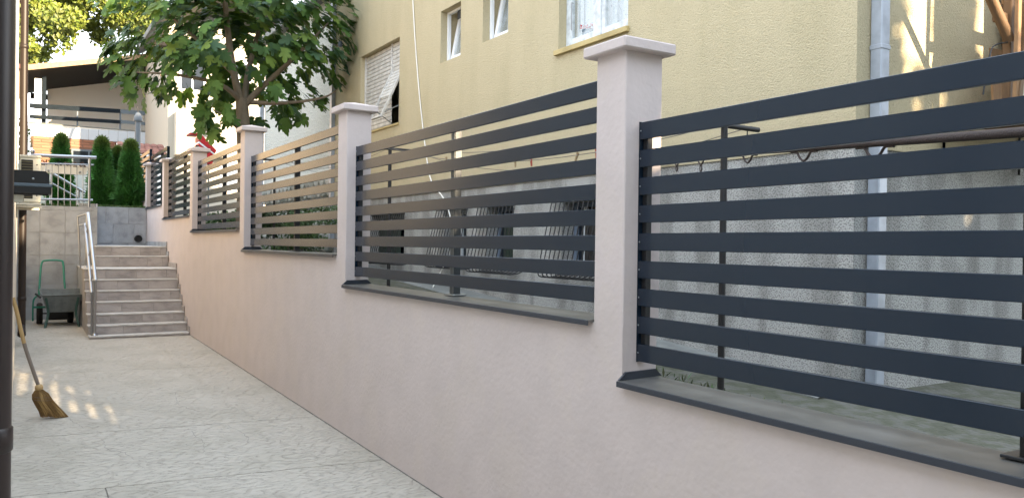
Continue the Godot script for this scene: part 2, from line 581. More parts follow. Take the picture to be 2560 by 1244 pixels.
func driveway() -> void:
	var d := Node3D.new()
	d.name = "driveway"
	add_child(d)
	tag(d, "", "", "", "structure")
	var st := begin()
	quad(st, Vector3(-1, gy(8) - 0.012, 8), Vector3(2.3, gy(8) - 0.012, 8), Vector3(2.3, gy(-17) - 0.012, -17), Vector3(-1, gy(-17) - 0.012, -17), Vector3.UP)
	put("bedding", done(st), M.joint, d)
	var rows := [8.0, -5.70, -7.26, -10.36, -13.39, -16.6]
	var tilt := 0.135
	for i in rows.size() - 1:
		var xs := [-0.9, 0.47, 2.268] if i == 0 else [-0.9, 2.268]
		for k in xs.size() - 1:
			var x0: float = xs[k] + 0.004
			var x1: float = xs[k + 1] - 0.004
			var g := 0.005
			var q := []
			for p in [[x0, rows[i], -g], [x1, rows[i], -g], [x1, rows[i + 1], g], [x0, rows[i + 1], g]]:
				var zz: float = p[1] + tilt * p[0] + p[2]
				q.append(Vector3(p[0], gy(zz), zz))
			st = begin()
			quad(st, q[0], q[1], q[2], q[3], Vector3.UP)
			for e in 4:
				var a: Vector3 = q[e]
				var b: Vector3 = q[(e + 1) % 4]
				var dn := Vector3(0, -0.05, 0)
				quad(st, a, b, b + dn, a + dn, (b - a).cross(Vector3.UP) * -1.0)
			put("slab", done(st), M.concrete, d)
	# hairline cracks, slightly sunk threads of dark
	for c in [[[0.55, -6.9], [0.57, -6.6], [0.66, -6.45], [0.72, -6.2], [0.86, -6.05]], [[0.35, -7.9], [0.42, -7.55], [0.46, -7.4]], [[0.42, -9.0], [0.48, -8.7], [0.62, -8.55]], [[1.2, -6.9], [1.22, -6.5], [1.17, -6.2]], [[1.35, -8.6], [1.28, -8.1], [1.36, -7.7], [1.5, -7.5]], [[0.05, -5.45], [0.35, -5.52], [0.47, -5.6]], [[1.5, -7.0], [1.56, -6.6], [1.52, -6.3]]]:
		st = begin()
		var cp := []
		for q in c: cp.append(Vector3(q[0], gy(q[1]) + 0.0015, q[1]))
		cp = curve_pts(cp, 7)
		for i in cp.size(): cp[i] += Vector3(rnd(-0.012, 0.012), 0, rnd(-0.012, 0.012))
		for i in cp.size() - 1:
			var a: Vector3 = cp[i]
			var b: Vector3 = cp[i + 1]
			var s := (b - a).cross(Vector3.UP).normalized() * rnd(0.0008, 0.0022)
			quad(st, a - s, a + s, b + s, b - s, Vector3.UP)
		put("crack", done(st), M.joint, d)

const WX := 2.27
const PZ := [0.83, -2.71, -6.24, -9.75, -13.13, -16.05, -18.45, -21.4]
const FY := [1.087, 1.327, 1.558, 1.780, 2.048, 2.325, 2.50]
const LY := [1.0, 1.25, 1.495, 1.745, 2.0, 2.27, 2.45]

func garden_wall() -> void:
	var w := thing("garden_wall", "long stepped pinkish plastered garden wall with capped square pillars", "wall")
	bb("wall_section", Vector3(WX, -0.4, 0.83), Vector3(WX + 0.2, 0.9, 6.0), M.plaster, w, 0.0)
	for i in 7:
		var za: float = PZ[i] - 0.21
		var zb: float = PZ[i + 1]
		bb("wall_section", Vector3(WX, -0.4, zb), Vector3(WX + 0.2, LY[i] - 0.004, PZ[i]), M.plaster, w, 0.0)
		# flashing along the top
		var fl := node("ledge_flashing", w)
		var prof := [Vector2(LY[i] - 0.018, WX - 0.030), Vector2(LY[i] + 0.006, WX - 0.030), Vector2(LY[i] + 0.011, WX + 0.198), Vector2(LY[i] - 0.03, WX + 0.205), Vector2(LY[i] - 0.004, WX + 0.2), Vector2(LY[i] - 0.004, WX - 0.026)]
		# axis z prism wants (x, y)
		var pxy := []
		for p in prof: pxy.append(Vector2(p.y, p.x))
		put("cover_strip", prism(pxy, 2, zb + 0.002, za - 0.002), M.ledge_metal, fl)
		bb("drip_edge", Vector3(WX - 0.034, LY[i] - 0.020, zb + 0.001), Vector3(WX - 0.0305, LY[i] + 0.005, za - 0.001), M.ledge_edge, fl, 0.001)
		# upstand against the far pillar, mitred at both ends
		var up := [Vector2(WX - 0.028, LY[i] + 0.008), Vector2(WX + 0.225, LY[i] + 0.012), Vector2(WX + 0.19, LY[i] + 0.045), Vector2(WX + 0.015, LY[i] + 0.042)]
		put("upstand", prism(up, 2, zb + 0.002, zb + 0.012), M.ledge_edge, fl)
	put("base_joint", prism([Vector2(5.9, gy(5.9) - 0.02), Vector2(5.9, gy(5.9) + 0.007), Vector2(-13.15, gy(-13.15) + 0.007), Vector2(-13.15, gy(-13.15) - 0.02)].map(func(q): return Vector2(q.y, q.x)), 0, WX - 0.004, WX + 0.001), M.joint, w)
	for i in 8:
		var top: float = (LY[mini(i, 6)] + 1.215) if i > 0 else 2.2
		if i > 0: top = [0, 2.47, 2.69, 2.93, 3.0, 3.08, 3.19, 3.3][i]
		var p := node("pillar", w)
		var z0: float = PZ[i] - 0.21
		var z1: float = PZ[i]
		var g := 0.005
		put("shaft", prism([Vector2(z0 + g, WX), Vector2(z1 - g, WX), Vector2(z1, WX + g), Vector2(z1, WX + 0.212), Vector2(z0, WX + 0.212), Vector2(z0, WX + g)], 1, LY[mini(i, 6)] - 0.004, top), M.plaster, p)
		var c := Vector3(WX + 0.105, top, PZ[i] - 0.105)
		var st := begin()
		var h := 0.152
		addbox(st, c + Vector3(0, 0.025, 0), Vector3(h * 2, 0.05, h * 2), 0.006)
		var b := h - 0.006
		for e in [[-1, -1, 1, -1], [1, -1, 1, 1], [1, 1, -1, 1], [-1, 1, -1, -1]]:
			tri(st, c + Vector3(e[0] * b, 0.0505, e[1] * b), c + Vector3(e[2] * b, 0.0505, e[3] * b), c + Vector3(0, 0.088, 0), Vector3(e[0] + e[2], 2, e[1] + e[3]))
		put("cap", done(st), M.plaster, p)

func fence_panels() -> void:
	var names := ["nearest fence panel of nine dark slats, cut by the right frame edge", "dark slatted fence panel between the big near pillar and the pillar by the shutter window", "brownish slatted fence panel with shrubs showing behind, below the white stucco house", "shiny tan slatted fence panel right under the fig tree trunk", "slatted fence panel above the lower stairs, between two narrow pillars", "small slatted fence panel above the tiled wall beside the conifers", "last fence panel at the far end, half behind the conifers"]
	for i in 7:
		var za: float = PZ[i] - 0.21
		var zb: float = PZ[i + 1]
		var f := thing("fence_panel", names[i], "fence", Vector3(2.36, LY[i], (za + zb) * 0.5), "slatted fence panels between the pillars")
		var w := za - zb
		var fb: float = FY[i] - LY[i]
		var ph := 0.1238
		var fh := ph * 8 + 0.077
		for k in 9:
			put("slat", box(Vector3(0.02, 0.077, w - 0.012), 0.002), M.anthracite, f, Vector3(0, fb + 0.0385 + ph * k, 0))
		for s in [-1.0, 1.0]:
			var zz: float = s * (w * 0.5 - 0.0022)
			put("end_post", box(Vector3(0.045, fh + 0.008, 0.004), 0.001), M.anthracite, f, Vector3(0.012, fb + fh / 2, zz))
			put("end_channel", box(Vector3(0.03, fh, 0.03), 0.002), M.post_black, f, Vector3(0.0262, fb + fh / 2, s * (w * 0.5 - 0.02)))
			for k in 9:
				put("rivet", lathe_cached("rivet", [Vector2(0.0, 0.0), Vector2(0.004, 0.0), Vector2(0.003, 0.002), Vector2(0.0, 0.003)], 8), M.alu, f, Vector3(-0.011, fb + 0.0385 + ph * k, s * (w * 0.5 - 0.014)), Basis(Vector3.FORWARD, -PI / 2))
		var pm: Material = M.post_black if i != 1 else M.alu_dark
		var mp := node("middle_post", f, Vector3(0.065, 0, -0.02 if i != 0 else -0.06))
		put("upright", box(Vector3(0.05, fb + fh, 0.05 if i != 1 else 0.06), 0.003), pm, mp, Vector3(0, (fb + fh) / 2 + 0.012, 0))
		put("base_plate", box(Vector3(0.10, 0.010, 0.13), 0.002), M.alu if i == 1 else M.post_black, mp, Vector3(0, 0.0185, 0))
		if i == 1:
			for s in [-0.022, -0.008, 0.008, 0.022]:
				put("flute", box(Vector3(0.004, fb + fh - 0.03, 0.005), 0.001), M.alu, mp, Vector3(-0.0255, (fb + fh) / 2 + 0.012, s))

func lathe_cached(key: String, prof: Array, sides: int) -> ArrayMesh:
	if not cache.has(key): cache[key] = lathe(prof, sides)
	return cache[key]

const SY := [0.166, 0.303, 0.455, 0.625, 0.79, 0.96, 1.128]
const SZ := [-13.18, -13.42, -13.66, -13.90, -14.10, -14.28, -14.46]

func steps() -> void:
	var s := thing("garden_steps", "grey tiled garden steps with pale nosings rising to the terrace", "stairs")
	var x0 := 0.875
	var x1 := 2.255
	for i in 7:
		var zb: float = SZ[i + 1] if i < 6 else -16.33
		var lo: float = 0.0 if i == 0 else SY[i - 1]
		# core
		bb("step_core", Vector3(x0 + 0.02, -0.1, zb - 0.02), Vector3(x1 + 0.01, SY[i] - 0.025, SZ[i] - 0.03), M.grout, s, 0.0)
		bb("tread", Vector3(x0 - 0.012, SY[i] - 0.022, zb - 0.03), Vector3(x1 + 0.006, SY[i], SZ[i]), M.tread, s, 0.004)
		var off := -0.12 if i % 2 == 0 else 0.05
		var xs := [x0]
		var x := x0 + 0.42 + off + rnd(-0.02, 0.02)
		while x < x1 - 0.06:
			xs.append(x)
			x += 0.46
		xs.append(x1)
		for k in xs.size() - 1:
			bb("riser_tile", Vector3(xs[k] + 0.0015, (lo if i > 0 else gy(-13.2) - 0.03) + 0.001, SZ[i] - 0.032), Vector3(xs[k + 1] - 0.0015, SY[i] - 0.023, SZ[i] - 0.014), M["riser%d" % ((k + i * 2) % 4)], s, 0.0015)
		# cheek tiles on the open side
		bb("cheek_tile", Vector3(x0, gy(SZ[i]) - 0.02, zb + 0.0 if i < 6 else -15.0), Vector3(x0 + 0.018, SY[i] - 0.024, SZ[i] - 0.034), M["riser%d" % (i % 4)], s, 0.002)
		if i == 6:
			bb("cheek_tile", Vector3(x0, 0.1, -15.66), Vector3(x0 + 0.018, SY[i] - 0.024, -15.004), M.tile1, s, 0.002)
			bb("cheek_tile", Vector3(x0, 0.1, -16.33), Vector3(x0 + 0.018, SY[i] - 0.024, -15.664), M.tile2, s, 0.002)
		# skirting on the plastered wall
		var zc: float = zb if i < 6 else -15.3
		bb("skirting_tile", Vector3(x1 - 0.004, SY[i] + 0.001, zc - 0.02), Vector3(WX - 0.001, SY[i] + 0.085, SZ[i] - 0.02), M["riser%d" % ((i + 1) % 4)], s, 0.002)
	# upper flight
	var ux := 1.10
	var uy := [1.322, 1.49]
	var uz := [-15.34, -15.56]
	for i in 2:
		var zb: float = uz[1] if i == 0 else -18.38
		var lo: float = SY[6] if i == 0 else uy[0]
		bb("step_core", Vector3(ux + 0.02, 0.5, zb - 0.02), Vector3(x1 + 0.01, uy[i] - 0.025, uz[i] - 0.03), M.grout, s, 0.0)
		var xl := ux - 0.01
		if i == 1:
			bb("tread", Vector3(xl, uy[i] - 0.022, -16.33), Vector3(x1 + 0.006, uy[i], uz[i]), M.tread, s, 0.004)
			bb("tread", Vector3(1.21, uy[i] - 0.022, -18.38), Vector3(x1 + 0.006, uy[i], -16.333), M.tread, s, 0.004)
		else:
			bb("tread", Vector3(xl, uy[i] - 0.022, zb - 0.03), Vector3(x1 + 0.006, uy[i], uz[i]), M.tread, s, 0.004)
		var xs := [ux, ux + 0.36 - 0.1 * i, ux + 0.82 - 0.1 * i, x1 - 0.1, x1]
		for k in 4:
			bb("riser_tile", Vector3(xs[k] + 0.0015, lo + 0.001, uz[i] - 0.032), Vector3(xs[k + 1] - 0.0015, uy[i] - 0.023, uz[i] - 0.014), M["riser%d" % ((k + i) % 4)], s, 0.0015)
		bb("cheek_tile", Vector3(ux, SY[6] + 0.001, -16.33 if i == 1 else uz[1]), Vector3(ux + 0.018, uy[i] - 0.024, uz[i] - 0.034), M["tile%d" % i], s, 0.002)
		bb("skirting_tile", Vector3(x1 - 0.004, uy[i] + 0.001, zb + 0.01 if i == 1 else uz[1] - 0.02), Vector3(WX - 0.001, uy[i] + 0.085, uz[i] - 0.02), M["tile%d" % i], s, 0.002)

func retaining_wall() -> void:
	var r := thing("retaining_wall", "grey stone-tiled retaining wall at the end of the driveway", "wall")
	var za := -16.35
	bb("wall_core", Vector3(-0.6, -0.2, za - 0.25), Vector3(1.178, 2.19, za - 0.014), M.grout, r, 0.0)
	var ys := [0.0, 0.141, 0.388, 0.80, 1.145, 1.315, 1.715, 2.116, 2.195]
	var xs := [-0.52, -0.12, 0.283, 0.676, 1.08, 1.19]
	for j in ys.size() - 1:
		var xx: Array = xs if j != 7 else [-0.5, 0.05, 0.66, 1.10, 1.19]
		for k in xx.size() - 1:
			bb("tile", Vector3(xx[k] + 0.0022, ys[j] + 0.0022, za - 0.014), Vector3(xx[k + 1] - 0.0022, ys[j + 1] - 0.0022, za + rnd(-0.0015, 0.0015)), M["tile%d" % (rng.randi() % 4)], r, 0.0015)
	# the return and the set-back stretch above the platform
	var zb := -18.4
	bb("wall_core", Vector3(0.9, 0.5, zb - 0.001), Vector3(1.176, 2.265, za - 0.252), M.grout, r, 0.0)
	bb("return_tile", Vector3(1.178, 1.3, zb + 0.002), Vector3(1.192, 1.9, za - 0.016), M.tile1, r, 0.002)
	bb("return_tile", Vector3(1.178, 1.904, zb + 0.002), Vector3(1.192, 2.26, za - 0.016), M.tile2, r, 0.002)
	bb("wall_core", Vector3(0.9, 0.5, zb - 0.25), Vector3(WX - 0.002, 2.275, zb - 0.014), M.grout, r, 0.0)
	var hole := Vector2(2.113, 1.61)
	var y2 := [1.30, 1.535, 1.935, 2.285]
	var x2 := [[1.19, 1.534, 1.93, 2.268], [1.19, 1.63, 2.03, 2.268], [1.19, 1.49, 1.915, 2.268]]
	for j in 3:
		for k in 3:
			bb("tile", Vector3(x2[j][k] + 0.0022, y2[j] + 0.0022, zb - 0.014), Vector3(x2[j][k + 1] - 0.0022, y2[j + 1] - 0.0022, zb + rnd(-0.0015, 0.0015)), M["tile%d" % (rng.randi() % 4)], r, 0.0015)
	var d := node("drain_pipe", r, Vector3(hole.x, hole.y + 0.02, zb))
	put("collar", lathe([Vector2(0.060, 0.0), Vector2(0.060, 0.035), Vector2(0.076, 0.035), Vector2(0.078, 0.0)], 28), M.black_plastic, d, Vector3.ZERO, Basis(Vector3.RIGHT, PI / 2))
	put("bore", lathe([Vector2(0.0, 0.004), Vector2(0.061, 0.004)], 28), M.dark_room, d, Vector3.ZERO, Basis(Vector3.RIGHT, PI / 2))

# ---------------------------------------------------------------- houses
func yellow_house() -> void:
	var h := thing("yellow_house", "yellow stuccoed house with grey plinth and barred basement windows", "house")
	var X := 5.0
	var zn := -3.46
	var zf := -14.39
	var pl := 2.33
	# openings [z0,y0,z1,y1] with u = -z
	var up := [[11.43, 3.49, 13.10, 4.83], [9.41, 4.14, 10.01, 4.87], [8.19, 4.18, 8.81, 4.93], [5.95, 3.74, 7.12, 5.25]]
	var lo := [[11.20, 1.38, 12.55, 2.06], [9.20, 1.38, 9.86, 2.065], [8.03, 1.36, 8.68, 2.07], [6.35, 1.36, 7.03, 2.07]]
	put("side_wall", wall(Vector3(X, 0, 0), Vector3(0, 0, -1), Vector3.UP, Vector3.RIGHT, 3.46, 14.39, pl, 8.2, 0.28, up), M.yellow_stucco, h)
	put("side_plinth", wall(Vector3(X + 0.012, 0, 0), Vector3(0, 0, -1), Vector3.UP, Vector3.RIGHT, 3.472, 14.39, 0.1, pl, 0.27, lo), M.grey_stucco, h)
	put("end_wall", wall(Vector3(0, 0, zn), Vector3.RIGHT, Vector3.UP, Vector3(0, 0, -1), X + 0.281, 13.0, pl, 8.2, 0.28, []), M.yellow_stucco, h)
	put("end_plinth", wall(Vector3(0, 0, zn - 0.012), Vector3.RIGHT, Vector3.UP, Vector3(0, 0, -1), X + 0.283, 13.0, 0.1, pl, 0.27, []), M.grey_stucco, h)
	put("far_wall", wall(Vector3(0, 0, zf), Vector3.RIGHT, Vector3.UP, Vector3(0, 0, 1), X + 0.29, 13.0, 0.1, 8.2, 0.28, []), M.yellow_stucco, h)
	put("back_wall", wall(Vector3(13.0, 0, 0), Vector3(0, 0, -1), Vector3.UP, Vector3.LEFT, 3.8, 14.1, 0.1, 8.2, 0.28, []), M.yellow_stucco, h)
	bb("upper_floor", Vector3(5.29, 2.9, -14.1), Vector3(12.7, 3.1, -3.76), M.cement, h, 0.0)
	bb("ceiling", Vector3(5.29, 7.9, -14.1), Vector3(12.7, 8.05, -3.76), M.cement, h, 0.0)
	put("roof", prism([Vector2(4.75, 8.12), Vector2(4.75, 8.24), Vector2(9.0, 10.4), Vector2(13.3, 8.24), Vector2(13.3, 8.12), Vector2(9.0, 10.25)], 2, -14.7, -3.1), M.roof_tile0, h)
	# sloping cement skirt at the foot of the end wall
	put("skirt", prism([Vector2(5.02, 0.3), Vector2(5.02, 0.56), Vector2(5.62, 0.50), Vector2(6.9, 0.44), Vector2(13.0, 0.44), Vector2(13.0, 0.3)], 2, zn - 0.05, zn + 0.03), M.cement, h)
	# three glazed windows
	for k in 2:
		var o: Array = up[1 + k]
		var w := node("window", h)
		var fx := X + 0.10
		window_frame(w, fx, o, 0.035, M.white_paint, 0.05)
		# tilted sash, hinged at the foot
		var sash := Basis(Vector3(0, 0, 1), -0.19)
		var st := begin()
		var hh: float = o[3] - o[1] - 0.08
		var ww: float = o[2] - o[0] - 0.09
		for s in [-1.0, 1.0]:
			addbox(st, sash * Vector3(0, hh / 2, s * (ww / 2 - 0.03)), Vector3(0.045, hh, 0.06), 0.004, sash)
			addbox(st, sash * Vector3(0, hh / 2 + s * (hh / 2 - 0.03), 0), Vector3(0.044, 0.06, ww - 0.12), 0.004, sash)
		put("sash", done(st), M.white_paint, w, Vector3(fx + 0.055, o[1] + 0.045, -(o[0] + o[2]) / 2))
		put("pane", box(Vector3(0.006, hh - 0.1, ww - 0.1), 0.0), M.glass, w, Vector3(fx + 0.055, o[1] + 0.045, -(o[0] + o[2]) / 2) + sash * Vector3(0, hh / 2, 0), sash)
		curtain(w, fx + 0.30, o, 0.0, M.curtain)
		if k == 0:
			put("vent_grate", box(Vector3(0.01, 0.12, 0.2), 0.002), M.black_plastic, w, Vector3(fx + 0.02, o[3] - 0.1, -o[0] - 0.22))
	var o3: Array = up[3]
	var w3 := node("casement_window", h)
	window_frame(w3, X + 0.10, o3, 0.045, M.old_white, 0.07)
	for s in 2:
		var zc: float = -(o3[0] + (o3[2] - o3[0]) * (0.25 + 0.5 * s))
		var ww: float = (o3[2] - o3[0]) / 2 - 0.06
		var hh: float = o3[3] - o3[1] - 0.10
		var st := begin()
		for q in [-1.0, 1.0]:
			addbox(st, Vector3(0, 0, q * (ww / 2 - 0.035)), Vector3(0.045, hh, 0.07), 0.004)
			addbox(st, Vector3(0, q * (hh / 2 - 0.035), 0), Vector3(0.044, 0.07, ww - 0.14), 0.004)
		put("sash", done(st), M.old_white, w3, Vector3(X + 0.125, o3[1] + 0.05 + hh / 2, zc))
		put("pane", box(Vector3(0.006, hh - 0.1, ww - 0.1), 0.0), M.glass, w3, Vector3(X + 0.125, o3[1] + 0.05 + hh / 2, zc))
		st = begin()
		for q in [-1.0, 1.0]:
			addbox(st, Vector3(0, 0, q * (ww / 2 - 0.03)), Vector3(0.04, hh, 0.055), 0.004)
			addbox(st, Vector3(0, q * (hh / 2 - 0.03), 0), Vector3(0.039, 0.055, ww - 0.11), 0.004)
		put("inner_sash", done(st), M.old_white, w3, Vector3(X + 0.26, o3[1] + 0.05 + hh / 2, zc))
	put("centre_post", box(Vector3(0.06, o3[3] - o3[1] - 0.1, 0.08), 0.004), M.old_white, w3, Vector3(X + 0.12, (o3[1] + o3[3]) / 2, -(o3[0] + o3[2]) / 2))
	put("latch", tube([Vector3(0, 0, 0), Vector3(-0.03, 0.0, 0.01), Vector3(-0.035, -0.16, 0.012), Vector3(-0.03, -0.3, 0.012)], 0.006, 6), M.alu, w3, Vector3(X + 0.1, o3[1] + 0.5, -o3[2] + 0.13))
	put("sill", box(Vector3(0.14, 0.055, o3[2] - o3[0] + 0.07), 0.004), M.yellow_smooth, w3, Vector3(X + 0.03, o3[1] - 0.029, -(o3[0] + o3[2]) / 2 - 0.01))
	curtain(w3, X + 0.33, o3, 0.02, flower_print())
	# potted flower standing between the sashes
	# roller shutter
	var sh: Array = up[0]
	var rs := node("roller_shutter", h)
	var zl: float = -sh[2]
	var zm := -11.93
	var zr: float = -sh[0]
	for g in [zl + 0.02, zm, zr - 0.02]:
		put("guide_rail", box(Vector3(0.05, sh[3] - sh[1] if g != zm else 0.46, 0.045), 0.004), M.shutter, rs, Vector3(X + 0.1, (sh[1] + sh[3]) / 2 if g != zm else sh[3] - 0.23, g))
	var sy: float = sh[3] - 0.012
	var n := 0
	while sy > sh[1] + 0.04:
		put("shutter_slat", box(Vector3(0.014, 0.058, zm - zl - 0.04), 0.005), M.shutter, rs, Vector3(X + 0.1, sy - 0.03, (zl + zm) / 2 + 0.0))
		if n < 7:
			put("shutter_slat", box(Vector3(0.014, 0.058, zr - zm - 0.06), 0.005), M.shutter, rs, Vector3(X + 0.095, sy - 0.03, (zr + zm) / 2))
		sy -= 0.064
		n += 1
	# the pushed-out lower leaf
	var hy := sh[3] - 0.46 as float
	var ob := Basis(Vector3(0, 0, 1), -0.43)
	var leaf := node("pushed_out_leaf", h, Vector3(X + 0.085, hy, (zr + zm) / 2))
	for k in 8:
		put("leaf_slat", box(Vector3(0.014, 0.056, zr - zm - 0.09), 0.005), M.shutter, leaf, ob * Vector3(0, -0.035 - 0.063 * k, 0), ob)
	for s in [-1.0, 1.0]:
		put("leaf_rail", box(Vector3(0.035, 0.90, 0.03), 0.003), M.shutter, leaf, ob * Vector3(0, -0.45, s * ((zr - zm) / 2 - 0.025)), ob)
	put("leaf_bottom_rail", box(Vector3(0.035, 0.03, zr - zm - 0.08), 0.003), M.shutter, leaf, ob * Vector3(0, -0.885, 0), ob)
	put("stay", tube([ob * Vector3(0, -0.83, 0.2), Vector3(0.03, -0.55, 0.2)], 0.009, 6), M.alu, leaf)
	put("stay", tube([ob * Vector3(0, -0.72, -0.2), Vector3(0.03, -0.86, -0.2)], 0.009, 6), M.alu, leaf)
	put("inner_frame", box(Vector3(0.05, sh[3] - sh[1], 0.06), 0.004), M.shutter, rs, Vector3(X + 0.2, (sh[1] + sh[3]) / 2, zm + 0.12))
	put("inner_frame", box(Vector3(0.05, sh[3] - sh[1], 0.06), 0.004), M.shutter, rs, Vector3(X + 0.2, (sh[1] + sh[3]) / 2, zr - 0.05))
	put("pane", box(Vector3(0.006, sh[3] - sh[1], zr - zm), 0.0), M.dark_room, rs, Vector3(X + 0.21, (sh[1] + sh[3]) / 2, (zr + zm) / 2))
	put("sill", box(Vector3(0.16, 0.035, sh[2] - sh[0] + 0.03), 0.004), M.yellow_smooth, rs, Vector3(X + 0.06, sh[1] - 0.018, (zl + zr) / 2))
	# basement windows with bulged grilles
	for k in 4:
		basement_window(h, X + 0.012, lo[k], k)
	# downpipes
	var dp := node("downpipe", h)
	bb("square_pipe", Vector3(5.145, 2.46, -3.455), Vector3(5.245, 8.1, -3.365), M.galv, dp, 0.008)
	bb("square_pipe", Vector3(5.132, 0.45, -3.452), Vector3(5.232, 2.44, -3.36), M.galv, dp, 0.008)
	bb("sleeve", Vector3(5.140, 3.02, -3.457), Vector3(5.249, 3.055, -3.361), M.galv, dp, 0.004)
	bb("sleeve", Vector3(5.128, 2.40, -3.457), Vector3(5.249, 2.48, -3.357), M.galv, dp, 0.006)
	var dp2 := node("downpipe", h)
	bb("square_pipe", Vector3(4.93, 1.6, -14.50), Vector3(5.03, 8.1, -14.392), M.galv, dp2, 0.008)
	bb("sleeve", Vector3(4.925, 4.6, -14.505), Vector3(5.035, 4.66, -14.39), M.galv, dp2, 0.004)
	# iron bracket with an insulator on the far wall
	var br := node("line_bracket", h)
	put("arm", tube([Vector3(5.0, 5.12, -13.7), Vector3(4.85, 5.14, -13.7)], 0.014, 8), M.dark_iron, br)
	put("insulator", lathe([Vector2(0.0, -0.05), Vector2(0.03, -0.05), Vector2(0.042, 0.0), Vector2(0.03, 0.05), Vector2(0.0, 0.05)], 14), M.blue_grey, br, Vector3(4.84, 5.16, -13.7))
	# weathered water marks under the plinth edge are in the stucco itself
	var flower := thing("flower_pot", "small grey pot with a red bloom inside the old white window", "flower pot", Vector3(5.20, o3[1] + 0.055, -6.83))
	put("pot", lathe([Vector2(0.0, 0.0), Vector2(0.06, 0.0), Vector2(0.085, 0.13), Vector2(0.075, 0.13), Vector2(0.05, 0.11), Vector2(0.0, 0.11)], 20), M.grey_paint, flower)
	var st2 := begin()
	for k in 16:
		addbox(st2, Vector3(rnd(-0.08, 0.08), 0.15 + rnd(-0.02, 0.04), rnd(-0.09, 0.09)), Vector3(0.05, 0.008, 0.022), 0.002, Basis(rvec(), rnd(0, 3)))
	put("bloom", done(st2), M.red_flower, flower)
	put("stem", tube([Vector3(0, 0.1, 0), Vector3(0.01, 0.18, -0.02), Vector3(0.0, 0.2, -0.1), Vector3(0, 0.12, -0.13)], 0.008, 6), M.barrow_leg, flower)

func window_frame(w: Node3D, fx: float, o: Array, th: float, m: Material, depth: float) -> void:
	var st := begin()
	var zc: float = -(o[0] + o[2]) / 2
	var yc: float = (o[1] + o[3]) / 2
	var ww: float = o[2] - o[0]
	var hh: float = o[3] - o[1]
	for s in [-1.0, 1.0]:
		addbox(st, Vector3(fx + depth / 2, yc, zc + s * (ww / 2 - th / 2 - 0.001)), Vector3(depth, hh - 0.002, th), 0.004)
		addbox(st, Vector3(fx + depth / 2 + 0.001, yc + s * (hh / 2 - th / 2 - 0.001), zc), Vector3(depth - 0.003, th, ww - 2 * th - 0.004), 0.004)
	put("frame", done(st), m, w)

func curtain(w: Node3D, x: float, o: Array, amp: float, m: Material) -> void:
	var st := SurfaceTool.new()
	st.begin(Mesh.PRIMITIVE_TRIANGLES)
	st.set_smooth_group(0)
	var n := 40
	var ww: float = o[2] - o[0]
	for i in n:
		for q in [[0, 0], [1, 0], [1, 1], [0, 0], [1, 1], [0, 1]]:
			var u: float = float(i + q[0]) / n
			st.set_uv(Vector2(u * 1.2, 1.0 - q[1]))
			st.add_vertex(Vector3(x + (0.012 + amp * 0.3) * sin(u * 60.0), lerpf(o[1] - 0.02, o[3] + 0.05, q[1]), -(o[0] - 0.05 + (ww + 0.1) * u)))
	st.generate_normals()
	put("curtain", st.commit(), m, w)

func flower_print() -> StandardMaterial3D:
	var im := Image.create(384, 384, false, Image.FORMAT_RGB8)
	im.fill(Color(0.80, 0.81, 0.83))
	var r := RandomNumberGenerator.new()
	r.seed = 3
	for i in 2600:
		var v := r.randf_range(0.58, 0.9)
		im.fill_rect(Rect2i(r.randi() % 384, r.randi() % 384, 1 + r.randi() % 3, 1 + r.randi() % 3), Color(v, v, v * 1.02))
	var roses := [[250, 235, 26, Color(0.86, 0.82, 0.70)], [225, 262, 20, Color(0.84, 0.80, 0.72)], [245, 272, 18, Color(0.26, 0.26, 0.36)], [268, 252, 14, Color(0.36, 0.33, 0.45)], [60, 130, 30, Color(0.50, 0.26, 0.38)], [80, 160, 24, Color(0.88, 0.84, 0.72)], [52, 100, 18, Color(0.70, 0.58, 0.66)], [110, 300, 30, Color(0.90, 0.84, 0.74)], [80, 330, 34, Color(0.90, 0.85, 0.78)], [300, 90, 24, Color(0.72, 0.60, 0.68)], [180, 70, 22, Color(0.86, 0.82, 0.72)]]
	for f in roses:
		for y in range(-f[2], f[2]):
			for x in range(-f[2], f[2]):
				var d := sqrt(x * x + y * y) / float(f[2])
				var an := atan2(y, x)
				if d < 0.85 + 0.15 * sin(an * 5.0):
					var c: Color = f[3]
					var k := 0.88 + 0.14 * sin(d * 11.0 + an * 2.0)
					im.set_pixel(posmod(f[0] + x, 384), posmod(f[1] + y, 384), Color(c.r * k, c.g * k, c.b * k))
		for t in 46:
			im.set_pixel(posmod(f[0] - 10 - t / 2, 384), posmod(f[1] + f[2] + t, 384), Color(0.45, 0.46, 0.46))
	var m := mat("flower_curtain", Color.WHITE, 0.9)
	m.albedo_texture = ImageTexture.create_from_image(im)
	return m

